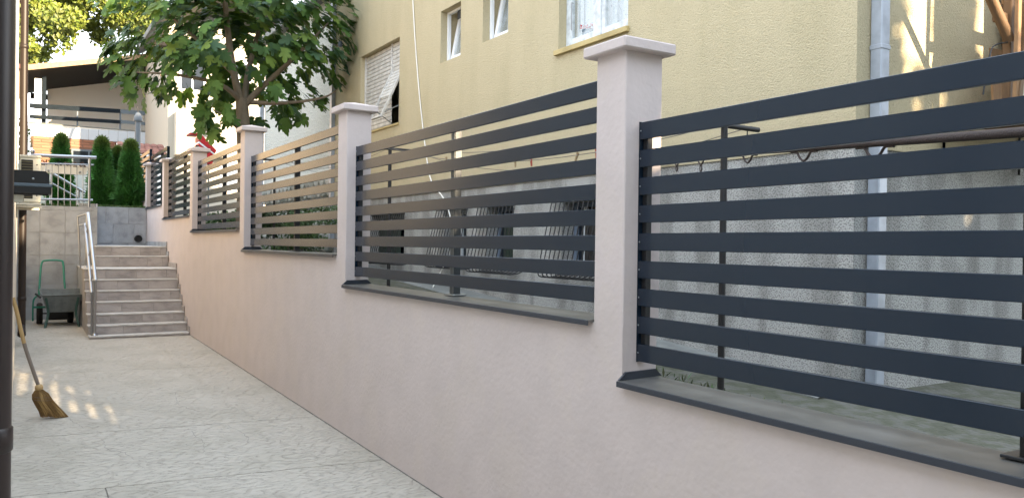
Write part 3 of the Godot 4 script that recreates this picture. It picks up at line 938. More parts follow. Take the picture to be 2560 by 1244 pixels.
func basement_window(h: Node3D, X: float, o: Array, k: int) -> void:
	var w := node("basement_window", h)
	window_frame(w, X + 0.16, o, 0.05, [M.old_white, M.old_white, M.blue_grey, M.blue_grey][k], 0.07)
	var hh: float = o[3] - o[1]
	var ww: float = o[2] - o[0]
	var zc: float = -(o[0] + o[2]) / 2
	var yc: float = (o[1] + o[3]) / 2
	put("pane", box(Vector3(0.006, hh - 0.08, ww - 0.08), 0.0), M.dark_glass, w, Vector3(X + 0.20, yc, zc))
	put("mullion", box(Vector3(0.05, hh - 0.1, 0.05), 0.004), M.old_white if k != 2 else M.blue_grey, w, Vector3(X + 0.185, yc, zc - ww * 0.2))
	if k == 0:
		for i in 14:
			put("blind_slat", box(Vector3(0.012, hh - 0.22, ww * 0.66 / 14 - 0.004), 0.003), M.blind_green, w, Vector3(X + 0.12, yc - 0.07, zc - ww * 0.12 + ww * 0.66 * (i - 6.5) / 14))
	elif k > 1:
		for i in 6:
			put("blind_slat", box(Vector3(0.012, hh - 0.12, 0.06), 0.003), M.blind_green if k == 2 else M.dark_iron, w, Vector3(X + 0.14, yc - 0.03, zc + ww * 0.5 - 0.06 - 0.07 * i))
	var g := node("window_grille", h)
	var n := int(round((ww + 0.24) / 0.085))
	var top: float = o[3] + 0.02
	var bot: float = o[1] - 0.10
	var bulge := 0.22
	for i in n + 1:
		var z: float = zc - (ww / 2 + 0.12) + (ww + 0.24) * i / n
		var pts := [Vector3(X - 0.02, top + 0.05, z), Vector3(X - 0.05, top, z), Vector3(X - bulge, bot + 0.10, z)]
		# scroll at the foot, curling under and back to the wall
		for q in 9:
			var a := PI * q / 8.0
			pts.append(Vector3(X - bulge * (0.5 + 0.5 * cos(a)) - 0.004, bot + 0.02 - 0.05 * sin(a) + 0.05 * q / 8.0, z + 0.075 * (1.0 - cos(a))))
		put("bar", tube(pts, 0.0068, 6), M.dark_iron, g)
	for yv in [top - 0.02, bot + 0.10]:
		var t: float = (top - yv) / (top - bot - 0.1)
		var xx := X - lerpf(0.05, bulge, clampf(t, 0, 1))
		put("cross_bar", tube([Vector3(xx, yv, zc - ww / 2 - 0.13), Vector3(xx, yv, zc + ww / 2 + 0.13)], 0.008, 6), M.dark_iron, g)

func left_house() -> void:
	var h := thing("left_house", "cream rendered house along the left edge of the driveway", "house")
	bb("near_wall", Vector3(-0.42, -0.3, -7.0), Vector3(-0.125, 3.3, 5.5), M.white_wall, h, 0.0)
	bb("far_wall", Vector3(-0.42, -0.3, -16.33), Vector3(-0.058, 5.9, -7.003), M.cream_wall, h, 0.0)
	bb("flat_roof", Vector3(-8.0, 3.305, -6.9), Vector3(-0.1, 3.5, 5.6), M.cement, h, 0.0)
	bb("upper_end_wall", Vector3(-8.0, 3.3, -7.3), Vector3(-0.423, 5.9, -7.005), M.cream_wall, h, 0.0)
	bb("front_wall", Vector3(-8.0, -0.3, 5.2), Vector3(-0.423, 3.3, 5.5), M.white_wall, h, 0.0)
	bb("back_wall", Vector3(-8.0, -0.3, -16.33), Vector3(-0.423, 5.9, -16.03), M.cream_wall, h, 0.0)
	put("roof", prism([Vector2(-8.6, 5.8), Vector2(-8.6, 5.95), Vector2(-4.2, 7.6), Vector2(0.02, 5.95), Vector2(0.02, 5.8), Vector2(-4.2, 7.4)], 2, -16.8, -6.6), M.roof_tile0, h)
	var tan_house := thing("tan_house", "tan rendered house beyond the terrace, hidden behind the left house", "house", Vector3(-4.4, 2.0, -33.0))
	put("front_wall", box(Vector3(8.4, 5.6, 0.3), 0.0), M.tan_wall, tan_house, Vector3(0.1, 2.8, 0.0))
	put("body", box(Vector3(8.2, 5.5, 6.0), 0.0), M.tan_wall, tan_house, Vector3(0.0, 2.75, -3.2))
	put("roof", prism([Vector2(-4.5, 5.55), Vector2(-4.5, 5.7), Vector2(0.0, 7.6), Vector2(4.35, 5.7), Vector2(4.35, 5.55), Vector2(0.0, 7.4)], 2, -6.5, 0.3), M.roof_tile0, tan_house)
	var p := thing("downpipe", "thick dark brown downpipe right at the left frame edge", "downpipe", Vector3(-0.068, 0, -2.6))
	put("pipe", tube([Vector3(0, -0.1, 0), Vector3(0, 3.6, 0)], 0.050, 28), M.brown_pipe, p)
	for y in [1.045, 3.2]:
		put("joint_ring", lathe([Vector2(0.050, -0.035), Vector2(0.0545, -0.03), Vector2(0.0545, 0.03), Vector2(0.050, 0.035)], 28), M.brown_pipe, p, Vector3(0, y, 0))
	put("pipe_clip", lathe([Vector2(0.052, -0.012), Vector2(0.0535, -0.012), Vector2(0.0535, 0.012), Vector2(0.052, 0.012)], 28), M.brown_pipe, p, Vector3(0, 2.3, 0))
	var q := thing("downpipe", "brown downpipe with elbow foot beside the tiled retaining wall", "downpipe", Vector3(0.018, 0, -13.1))
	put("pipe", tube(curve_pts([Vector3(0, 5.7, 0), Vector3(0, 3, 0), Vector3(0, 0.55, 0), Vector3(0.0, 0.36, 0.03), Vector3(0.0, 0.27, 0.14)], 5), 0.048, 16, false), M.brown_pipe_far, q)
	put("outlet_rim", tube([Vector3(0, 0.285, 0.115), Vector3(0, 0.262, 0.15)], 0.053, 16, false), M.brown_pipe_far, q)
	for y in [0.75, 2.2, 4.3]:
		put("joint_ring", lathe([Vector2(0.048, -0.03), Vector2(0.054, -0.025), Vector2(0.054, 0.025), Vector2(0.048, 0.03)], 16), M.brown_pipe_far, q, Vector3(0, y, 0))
	# air conditioner
	var a := thing("air_conditioner", "cream air conditioner outdoor unit on the left house wall", "air conditioner", Vector3(0.0, 2.06, -12.0))
	put("casing", box(Vector3(0.235, 0.58, 0.78), 0.012), M.cream_plastic, a, Vector3(0.095, 0.30, -0.39))
	put("coil_recess", box(Vector3(0.13, 0.50, 0.004), 0.001), M.black_plastic, a, Vector3(0.06, 0.31, 0.0005))
	for k in 14:
		put("louver", box(Vector3(0.126, 0.004, 0.010), 0.001), M.louver, a, Vector3(0.06, 0.08 + 0.035 * k, 0.007), Basis(Vector3.RIGHT, 0.5))
	for y in [0.1, 0.5]:
		put("screw", lathe_cached("screw", [Vector2(0, 0.004), Vector2(0.008, 0.003), Vector2(0.008, 0.0)], 10), M.dark_iron, a, Vector3(0.17, y, 0.001), Basis(Vector3.RIGHT, PI / 2))
	put("top_cover", box(Vector3(0.245, 0.03, 0.79), 0.006), M.cream_plastic, a, Vector3(0.095, 0.606, -0.39))
	var b := thing("wall_bracket", "weathered pale wooden bracket boards under the air conditioner", "bracket", Vector3(0.0, 2.0, -11.95))
	for k in 2:
		put("board", box(Vector3(0.29, 0.022, 0.10), 0.003), M.cream_plastic, b, Vector3(0.075, 0.045 - 0.03 * k, -0.0 - 0.02 * k), Basis(Vector3(0, 0, 1), 0.03 - 0.05 * k))
	put("wall_plate", box(Vector3(0.02, 0.2, 0.6), 0.003), M.cream_plastic, b, Vector3(-0.046, -0.02, -0.35))
	put("strut", box(Vector3(0.26, 0.03, 0.05), 0.003), M.cream_plastic, b, Vector3(0.08, 0.005, -0.65))
	# flood light
	var f := thing("wall_lamp", "black boxy outdoor wall lamp with pale glass underneath", "wall lamp", Vector3(-0.125, 1.95, -6.2))
	put("hood", prism([Vector2(0.0, 0.015), Vector2(0.0, 0.10), Vector2(0.262, 0.098), Vector2(0.28, 0.078), Vector2(0.283, 0.015)], 2, -0.11, 0.11), M.black_plastic, f)
	put("rim", box(Vector3(0.30, 0.022, 0.25), 0.004), M.grey_paint, f, Vector3(0.15, 0.003, 0))
	var st := begin()
	for s in [-1.0, 1.0]:
		addbox(st, Vector3(0.15, -0.03, s * 0.112), Vector3(0.29, 0.044, 0.014), 0.002)
	addbox(st, Vector3(0.289, -0.03, 0), Vector3(0.014, 0.044, 0.21), 0.002)
	addbox(st, Vector3(0.03, -0.03, 0), Vector3(0.05, 0.044, 0.21), 0.002)
	put("skirt", done(st), M.black_plastic, f)
	put("lens", box(Vector3(0.226, 0.006, 0.208), 0.001), M.milk_glass, f, Vector3(0.168, -0.018, 0))
	put("wall_arm", box(Vector3(0.14, 0.05, 0.07), 0.006), M.cream_plastic, f, Vector3(0.07, -0.085, 0.02))
	put("screw", lathe_cached("screw", [], 10), M.alu, f, Vector3(0.19, 0.045, 0.111), Basis(Vector3.RIGHT, PI / 2))

func stucco_house() -> void:
	var h := thing("stucco_house", "white house with coarse pebbly stucco behind the fig tree", "house")
	put("side_wall", wall(Vector3(5.06, 0, 0), Vector3(0, 0, -1), Vector3.UP, Vector3.RIGHT, 14.55, 19.7, 2.95, 6.35, 0.3, []), M.white_stucco, h)
	bb("rubble_core", Vector3(5.1, 0.5, -19.7), Vector3(5.36, 2.95, -14.55), M.cement, h, 0.0)
	bb("near_wall", Vector3(5.37, 0.5, -14.85), Vector3(11, 6.35, -14.55), M.white_stucco, h, 0.0)
	bb("far_wall", Vector3(5.37, 0.5, -19.7), Vector3(11, 6.35, -19.4), M.white_stucco, h, 0.0)
	put("roof", prism([Vector2(4.8, 6.33), Vector2(4.8, 6.45), Vector2(8.2, 7.9), Vector2(11.4, 6.45), Vector2(11.4, 6.33), Vector2(8.2, 7.75)], 2, -20.0, -14.52), M.cement, h)
	bb("downpipe", Vector3(4.95, 1.8, -19.80), Vector3(5.05, 6.3, -19.70), M.galv, h, 0.01)
	bb("coping", Vector3(5.0, 2.93, -19.69), Vector3(5.10, 2.99, -14.56), M.white_wall, h, 0.004)
	# rubble stones of the base
	var meshes := []
	for k in 4:
		meshes.append(stone_mesh(k))
	var y := 1.2
	var row := 0
	while y < 2.9:
		var z := -14.6 - (0.1 if row % 2 else 0.0)
		while z > -19.6:
			var w := rnd(0.22, 0.42)
			put("stone", meshes[rng.randi() % 4], M["stone%d" % (rng.randi() % 3)], h, Vector3(5.10, y + 0.1, z - w / 2), Basis(Vector3.RIGHT, rnd(-0.2, 0.2)).scaled(Vector3(1, 1, 1)) * Basis.from_scale(Vector3(0.12, 0.105, w * 0.48)))
			z -= w
		y += 0.215
		row += 1

func stone_mesh(k: int) -> ArrayMesh:
	var st := begin()
	var r := RandomNumberGenerator.new()
	r.seed = 40 + k
	var jit := {}
	var f := func(i: int, j: int) -> Vector3:
		var a := TAU * (i % 7) / 7.0
		var key := Vector2i(i % 7, j)
		if j == 0 or j == 4: key = Vector2i(0, j)
		if not jit.has(key): jit[key] = r.randf_range(0.8, 1.1)
		var ph := PI * j / 4.0
		var rr := pow(sin(ph), 0.55) if j > 0 and j < 4 else 0.0
		return Vector3(-cos(ph), rr * cos(a), rr * sin(a)) * float(jit[key])
	for i in 7:
		for j in 4:
			var a: Vector3 = f.call(i, j)
			var b: Vector3 = f.call(i + 1, j)
			var c: Vector3 = f.call(i + 1, j + 1)
			var d: Vector3 = f.call(i, j + 1)
			quad(st, a, b, c, d, a + b + c + d)
	return done(st)

func brick_house() -> void:
	var h := thing("brick_house", "far house with brick ground floor and covered balcony under a lean-to roof", "house")
	var z := -36.0
	# brick storey: courses of long thin bricks in front of mortar
	bb("mortar_wall", Vector3(0.36, 2.2, z - 0.3), Vector3(3.92, 5.62, z), M.mortar, h, 0.0)
	bb("storey_core", Vector3(0.5, 2.2, z - 7), Vector3(8.8, 5.6, z - 0.31), M.cream_wall, h, 0.0)
	var bricks := 0
	var y := 5.545
	var row := 0
	while y > 4.1:
		var x := 0.37 - (0.3 if row % 2 else 0.0)
		while x < 3.92:
			var xa := maxf(x, 0.365)
			var xb := minf(x + 0.55, 3.915)
			if xb - xa > 0.05 and not (xa < 2.95 and xb > 1.62 and y < 5.25 and y > 4.3):
				bb("brick", Vector3(xa + 0.008, y - 0.045, z - 0.01), Vector3(xb - 0.008, y + 0.045, z + rnd(0.012, 0.026)), M["brick%d" % (rng.randi() % 3)], h, 0.004)
				bricks += 1
			x += 0.57
		y -= 0.112
		row += 1
	var w := node("window", h)
	bb("frame", Vector3(1.66, 4.3, z - 0.02), Vector3(2.92, 5.20, z + 0.06), M.grey_paint, w, 0.01)
	for k in 2:
		bb("pane", Vector3(1.74 + 0.58 * k, 4.38, z + 0.061), Vector3(2.26 + 0.58 * k, 5.12, z + 0.066), M.dark_glass, w, 0.0)
	bb("lintel_shadow_board", Vector3(3.92, 5.33, z - 0.25), Vector3(5.2, 5.64, z - 0.02), M.wood1, h, 0.01)
	put("brick_downpipe", tube([Vector3(3.2, 5.58, z + 0.08), Vector3(3.24, 4.2, z + 0.08)], 0.05, 8), M.roof_tile0, h)
	# parapet of white panels
	bb("balcony_slab", Vector3(0.3, 5.605, z - 4.8), Vector3(5.15, 5.66, z - 0.02), M.white_wall, h, 0.0)
	bb("parapet_core", Vector3(0.46, 5.665, z - 0.1), Vector3(5.13, 6.09, z - 0.01), M.white_wall, h, 0.0)
	for k in 13:
		var x := 0.47 + 0.359 * k
		bb("parapet_panel", Vector3(x + 0.006, 5.60, z - 0.008), Vector3(x + 0.353, 5.98 + 0.011 * k, z + 0.02), M.far_white, h, 0.01)
	bb("parapet_end", Vector3(0.20, 5.86, z - 0.12), Vector3(0.455, 6.0, z + 0.02), M.far_white, h, 0.01)
	bb("parapet_cap", Vector3(0.2, 6.095, z - 0.16), Vector3(5.15, 6.13, z + 0.04), M.cement, h, 0.006)
	# railing
	for r in [[6.68, 6.86, 6.84, 7.0], [6.28, 6.42, 6.40, 6.54]]:
		put("rail_board", prism([Vector2(0.24, r[0]), Vector2(3.42, r[0] + (r[2] - r[0]) * 0.66), Vector2(3.42, r[1] + (r[3] - r[1]) * 0.66), Vector2(0.24, r[1])], 2, z - 0.05, z - 0.01), M.board_grey, h)
		put("rail_board", prism([Vector2(3.43, r[0] + 0.09), Vector2(5.15, r[2] - 0.02), Vector2(5.15, r[3] - 0.03), Vector2(3.43, r[1] + 0.09)], 2, z - 0.049, z - 0.009), M.grey_paint, h)
	for x in [1.88, 3.42, 5.0]:
		bb("rail_post", Vector3(x - 0.03, 6.1, z - 0.08), Vector3(x + 0.03, 6.86, z - 0.052), M.grey_paint, h, 0.004)
	# balcony interior
	put("balcony_wall", prism([Vector2(0.95, 5.66), Vector2(5.6, 5.66), Vector2(5.6, 9.33), Vector2(0.95, 8.215)], 2, z - 4.8, z - 4.6), M.white_wall, h)
	bb("corner_column", Vector3(0.40, 6.13, z - 0.30), Vector3(0.64, 7.86, z - 0.06), M.white_wall, h, 0.01)
	bb("timber_post", Vector3(0.65, 6.13, z - 0.34), Vector3(0.80, 8.0, z - 0.20), M.board_grey, h, 0.01)
	bb("balcony_gable", Vector3(5.2, 5.67, z - 4.6), Vector3(5.6, 9.2, z - 0.05), M.far_white, h, 0.0)
	# lean-to roof rising to the right, dark planked underside
	var th := 0.10
	for k in 19:
		var za := z + 0.5 - 0.3 * k
		put("roof_plank", prism([Vector2(-0.1, 7.98), Vector2(5.9, 9.42), Vector2(5.9, 9.42 + th), Vector2(-0.1, 7.98 + th)], 2, za - 0.292, za), M.soffit, h)
	put("fascia", prism([Vector2(-0.1, 7.97), Vector2(5.9, 9.41), Vector2(5.9, 9.62), Vector2(-0.1, 8.18)], 2, z + 0.505, z + 0.56), M.fascia, h)
	put("roof_sheet", prism([Vector2(-0.2, 8.10), Vector2(5.95, 9.56), Vector2(5.95, 9.62), Vector2(-0.2, 8.16)], 2, z - 5.2, z + 0.50), M.cement, h)
	bb("eaves_beam", Vector3(0.3, 7.72, z - 4.5), Vector3(0.95, 7.95, z - 4.3), M.soffit, h, 0.01)
	put("cable", tube(curve_pts([Vector3(5.14, 6.15, z + 0.06), Vector3(5.3, 6.1, z + 0.1), Vector3(5.35, 5.75, z + 0.1), Vector3(5.42, 5.6, z + 0.1)], 4), 0.018, 5), M.dark_iron, h)
	# flue pipe on a timber pole
	var f := thing("flue_pipe", "metal flue pipe with a cowl on a weathered pole before the brick house", "flue", Vector3(3.03, 3.4, -27))
	put("pole", tube([Vector3(0, -1.2, 0), Vector3(0.02, 1.02, 0)], 0.075, 12), M.fascia, f)
	put("pipe", tube([Vector3(0.02, 1.0, 0), Vector3(0.03, 1.9, 0)], 0.085, 16), M.zinc, f)
	put("cowl", lathe([Vector2(0.13, 0.0), Vector2(0.14, 0.04), Vector2(0.12, 0.16), Vector2(0.05, 0.27), Vector2(0.0, 0.28)], 18), M.zinc, f, Vector3(0.03, 1.88, 0))
	put("spike", tube([Vector3(0.03, 2.14, 0), Vector3(0.0, 2.36, 0)], 0.014, 6), M.dark_iron, f)
	# low shed with a clay tile roof
	var s := thing("garden_shed", "low shed with small clay tile roof behind the conifers", "shed", Vector3(3.35, 2.3, -28.4))
	put("wall", box(Vector3(1.3, 1.95, 1.2), 0.0), M.white_wall, s, Vector3(0.0, 0.97, -0.4))
	put("window", box(Vector3(0.9, 0.28, 0.03), 0.004), M.dark_glass, s, Vector3(0.1, 1.78, 0.21))
	var tilt := Basis(Vector3.RIGHT, 0.45)
	put("roof_deck", box(Vector3(1.42, 0.03, 0.95), 0.003), M.white_wall, s, Vector3(0.0, 2.22, 0.0), tilt)
	for r in 4:
		for c in 7:
			var tm := tube_half()
			put("roof_tile", tm, M["roof_tile%d" % (rng.randi() % 2)], s, Vector3(-0.6 + 0.2 * c, 2.23, 0.0) + tilt * Vector3(0, 0.03 + rnd(0, 0.01), -0.36 + 0.23 * r), tilt)
	put("gutter", box(Vector3(1.44, 0.06, 0.06), 0.01), M.white_paint, s, Vector3(0.0, 2.02, 0.47))
	put("ridge", box(Vector3(1.44, 0.05, 0.12), 0.01), M.white_wall, s, Vector3(0.0, 2.44, -0.42))

func tube_half() -> ArrayMesh:
	if not cache.has("half"):
		var st := begin(false)
		for i in 6:
			var a := PI * i / 6.0
			var b := PI * (i + 1) / 6.0
			var p := Vector3(cos(a) * 0.105, sin(a) * 0.05, -0.14)
			var q := Vector3(cos(b) * 0.105, sin(b) * 0.05, -0.14)
			quad(st, p, q, q + Vector3(0, 0.012, 0.28), p + Vector3(0, 0.012, 0.28), Vector3(p.x, 1, 0))
		cache["half"] = done(st)
	return cache["half"]

func white_house() -> void:
	var h := thing("white_house", "white house glimpsed behind the left half of the fig tree", "house")
	var z := -30.0
	bb("main_wall", Vector3(4.35, 2.2, z - 6), Vector3(9.6, 9.3, z), M.far_wall, h, 0.0)
	bb("bay_wall", Vector3(4.55, 4.6, z + 0.002), Vector3(6.6, 6.1, z + 0.5), M.far_wall, h, 0.0)
	put("roof", prism([Vector2(3.9, 9.2), Vector2(3.9, 9.4), Vector2(7.0, 11.4), Vector2(10.1, 9.4), Vector2(10.1, 9.2), Vector2(7.0, 11.2)], 2, z - 6.3, z + 0.5), M.cement, h)
	bb("dark_gutter", Vector3(3.95, 8.3, z + 0.02), Vector3(4.4, 8.7, z + 0.5), M.soffit, h, 0.01)
	for k in 3:
		var w := node("window", h)
		var x := 4.7 + 1.6 * k
		bb("frame", Vector3(x, 6.9, z + 0.002), Vector3(x + 0.9, 8.2, z + 0.05), M.white_paint, w, 0.01)
		bb("pane", Vector3(x + 0.08, 6.98, z + 0.051), Vector3(x + 0.42, 8.12, z + 0.055), M.dark_glass, w, 0.0)
		bb("pane", Vector3(x + 0.48, 6.98, z + 0.051), Vector3(x + 0.82, 8.12, z + 0.055), M.dark_glass, w, 0.0)
	for k in 3:
		var w := node("window", h)
		var x := 6.1 + 1.1 * k
		bb("frame", Vector3(x, 3.4, z + 0.002), Vector3(x + 0.85, 4.5, z + 0.05), M.white_paint, w, 0.01)
		bb("pane", Vector3(x + 0.08, 3.48, z + 0.051), Vector3(x + 0.77, 4.42, z + 0.055), M.blue_grey, w, 0.0)
	put("slanting_pole", tube([Vector3(4.05, 7.2, z + 0.7), Vector3(4.5, 8.9, z + 0.55)], 0.07, 10), M.fascia, h)
	# satellite dish
	var d := thing("satellite_dish", "small white satellite dish under the fig leaves beside the red slide", "satellite dish", Vector3(5.66, 5.62, -29.2))
	put("dish", lathe([Vector2(0.0, -0.06), Vector2(0.12, -0.045), Vector2(0.24, 0.0), Vector2(0.245, 0.01)], 20), M.white_paint, d, Vector3.ZERO, Basis(Vector3.RIGHT, 1.2))
	put("arm", tube([Vector3(0, -0.2, 0.05), Vector3(0, -0.1, 0.35)], 0.015, 6), M.alu, d)
	put("mast", tube([Vector3(0, 0, -0.05), Vector3(0, -0.7, -0.15)], 0.025, 8), M.alu, d)
	# red slide
	var s := thing("plastic_slide", "red plastic garden slide with a pale stripe behind the fence", "slide", Vector3(3.95, 2.1, -22))
	put("chute", prism([Vector2(-0.05, 2.22), Vector2(0.05, 2.24), Vector2(0.40, 1.88), Vector2(0.36, 1.80), Vector2(-0.05, 2.10)], 2, -0.25, 0.25), M.red_plastic, s)
	put("stripe", prism([Vector2(-0.04, 2.085), Vector2(0.345, 1.795), Vector2(0.335, 1.765), Vector2(-0.04, 2.035)], 2, -0.24, 0.252), M.white_paint, s)
	put("side_panel", prism([Vector2(-0.05, 2.03), Vector2(0.33, 1.76), Vector2(0.30, 1.52), Vector2(-0.05, 1.52)], 2, -0.25, 0.25), M.red_plastic, s)
	put("top_platform", box(Vector3(0.25, 0.06, 0.5), 0.02), M.red_plastic, s, Vector3(-0.15, 2.27, 0))
	for x in [0.0, 0.25]:
		put("leg", box(Vector3(0.035, 1.53, 0.035), 0.004), M.grey_paint, s, Vector3(x, 0.76, 0.0))
	put("white_knob", lathe([Vector2(0, -0.03), Vector2(0.04, -0.02), Vector2(0.04, 0.02), Vector2(0, 0.03)], 12), M.white_paint, s, Vector3(-0.2, 2.31, 0.26))

# ---------------------------------------------------------------- metalwork
func stair_rail() -> void:
	var r := thing("stair_handrail", "double stainless steel handrail beside the garden steps", "handrail")
	var a := Vector3(0.955, 0.995, -13.33)
	var b := Vector3(0.958, 2.04, -15.1)
	put("upper_rail", tube([a + (a - b).normalized() * 0.03, b], 0.0245, 14), M.stainless, r)
	var a2 := Vector3(0.905, 0.80, -13.34)
	var b2 := Vector3(0.915, 1.86, -15.12)
	put("lower_rail", tube([a2, b2], 0.019, 12), M.stainless, r)
	put("post", tube([Vector3(0.945, 0.166, -13.33), Vector3(0.948, 0.99, -13.33)], 0.0225, 14), M.stainless, r)
	put("post", tube([Vector3(0.94, 1.128, -15.08), Vector3(0.945, 2.02, -15.08)], 0.0225, 14), M.stainless, r)
	put("inner_post", tube([Vector3(0.91, 0.17, -13.37), Vector3(0.91, 0.80, -13.37)], 0.015, 10), M.stainless, r)
	for p in [Vector3(0.945, 0.166, -13.33), Vector3(0.94, 1.128, -15.08)]:
		put("foot_flange", lathe_cached("flange", [Vector2(0.0, 0.03), Vector2(0.026, 0.03), Vector2(0.03, 0.02), Vector2(0.045, 0.012), Vector2(0.046, 0.0)], 18), M.stainless, r, p)
	for t in [0.15, 0.5, 0.85]:
		put("clip", tube([a2.lerp(b2, t), a.lerp(b, t) + Vector3(0, -0.0, 0)], 0.008, 8), M.stainless, r)
	put("end_cross_bar", tube([b, b + Vector3(-0.15, -0.06, -0.05)], 0.015, 10), M.stainless, r)
	put("end_cross_bar", tube([b2, b2 + Vector3(-0.09, -0.03, -0.02)], 0.013, 10), M.stainless, r)
	put("outer_post", tube([Vector3(0.86, 1.1, -15.15), Vector3(0.81, 1.98, -15.15)], 0.013, 10), M.stainless, r)

func terrace() -> void:
	var z := -16.45
	var r := thing("terrace_railing", "stainless steel railing on top of the tiled retaining wall", "railing", Vector3(0, 2.19, z))
	put("top_rail", tube([Vector3(0.13, 0.895, 0), Vector3(1.17, 0.92, 0)], 0.030, 16), M.stainless, r)
	put("middle_rail", tube([Vector3(0.2, 0.755, 0.0), Vector3(1.13, 0.785, 0.0)], 0.013, 10), M.stainless, r)
	put("bottom_rail", tube([Vector3(0.2, 0.118, 0), Vector3(1.12, 0.137, 0)], 0.019, 12), M.stainless, r)
	for x in [0.16, 1.06]:
		put("post", tube([Vector3(x, 0.0, 0), Vector3(x, 0.90, 0)], 0.021, 12), M.stainless, r)
	for k in 9:
		var x := 0.27 + 0.098 * k
		put("baluster", tube([Vector3(x, 0.0 if k % 2 else 0.02, 0.002), Vector3(x, 0.76, 0.002)], 0.0075, 8), M.stainless, r)
	put("end_ball", lathe([Vector2(0.0, -0.042), Vector2(0.03, -0.03), Vector2(0.042, 0.0), Vector2(0.03, 0.03), Vector2(0.0, 0.042)], 16), M.stainless, r, Vector3(0.16, 0.96, 0.0))
	# planter trough with dry stems
	var p := thing("planter_trough", "long pale grey flower trough hung on the terrace railing", "planter", Vector3(0.66, 2.80, -16.72))
	put("trough", prism([Vector2(-0.35, 0.0), Vector2(0.35, 0.0), Vector2(0.40, 0.155), Vector2(-0.40, 0.155)], 2, -0.08, 0.08), M.white_wall, p)
	put("rim", box(Vector3(0.84, 0.022, 0.19), 0.006), M.white_paint, p, Vector3(0, 0.16, 0))
	for x in [-0.25, 0.25]:
		put("hanger", box(Vector3(0.03, 0.03, 0.2), 0.004), M.alu, p, Vector3(x, 0.03, 0.15))
	var sx := [0.33, 0.56, 0.71, 0.81, 0.96]
	for i in 5:
		var c := thing("dried_flower", ["withered dark flower at the left end of the planter", "withered pale flower second along the planter", "low withered flower in the middle of the planter", "largest bushy withered flower on the planter", "withered flower on a short stem at the right of the planter"][i], "dried flower", Vector3(sx[i], 2.955, -16.62), "dried flowers along the terrace planter")
		var st := begin()
		for k in 16:
			addbox(st, Vector3(rnd(-0.05, 0.05), 0.02 + rnd(-0.035, 0.04), rnd(-0.04, 0.04)), Vector3(rnd(0.02, 0.05), 0.012, 0.02), 0.002, Basis(rvec(), rnd(0, 3)))
		put("head", done(st), M.dry_plant if i != 1 else M.board_grey, c)
		put("stem", tube([Vector3(0, -0.05, -0.05), Vector3(0.01, 0.02, 0)], 0.006, 5), M.dry_plant, c)
	# inner stair rail running down to the right
	var q := thing("lower_handrail", "sloping stainless double handrail seen through the terrace balusters", "handrail", Vector3(0, 2.28, -17.6))
	put("upper_rail", tube([Vector3(0.40, 0.64, 0), Vector3(1.06, 0.235, 0)], 0.027, 14), M.stainless, q)
	put("lower_rail", tube([Vector3(0.40, 0.44, 0), Vector3(1.06, 0.06, 0)], 0.020, 12), M.stainless, q)
	for x in [0.48, 0.95]:
		put("post", tube([Vector3(x, -0.05, 0.0), Vector3(x, 0.64 - (x - 0.4) * 0.61, 0.0)], 0.02, 12), M.stainless, q)
	# white low wall behind
	var w := thing("white_garden_wall", "white painted low wall behind the terrace railing", "wall", Vector3(0, 2.2, -20.9))
	put("panel", box(Vector3(2.3, 1.05, 0.2), 0.01), M.white_wall, w, Vector3(0.25, 0.52, 0))
	put("coping", box(Vector3(2.36, 0.06, 0.26), 0.01), M.white_paint, w, Vector3(0.25, 1.07, 0))

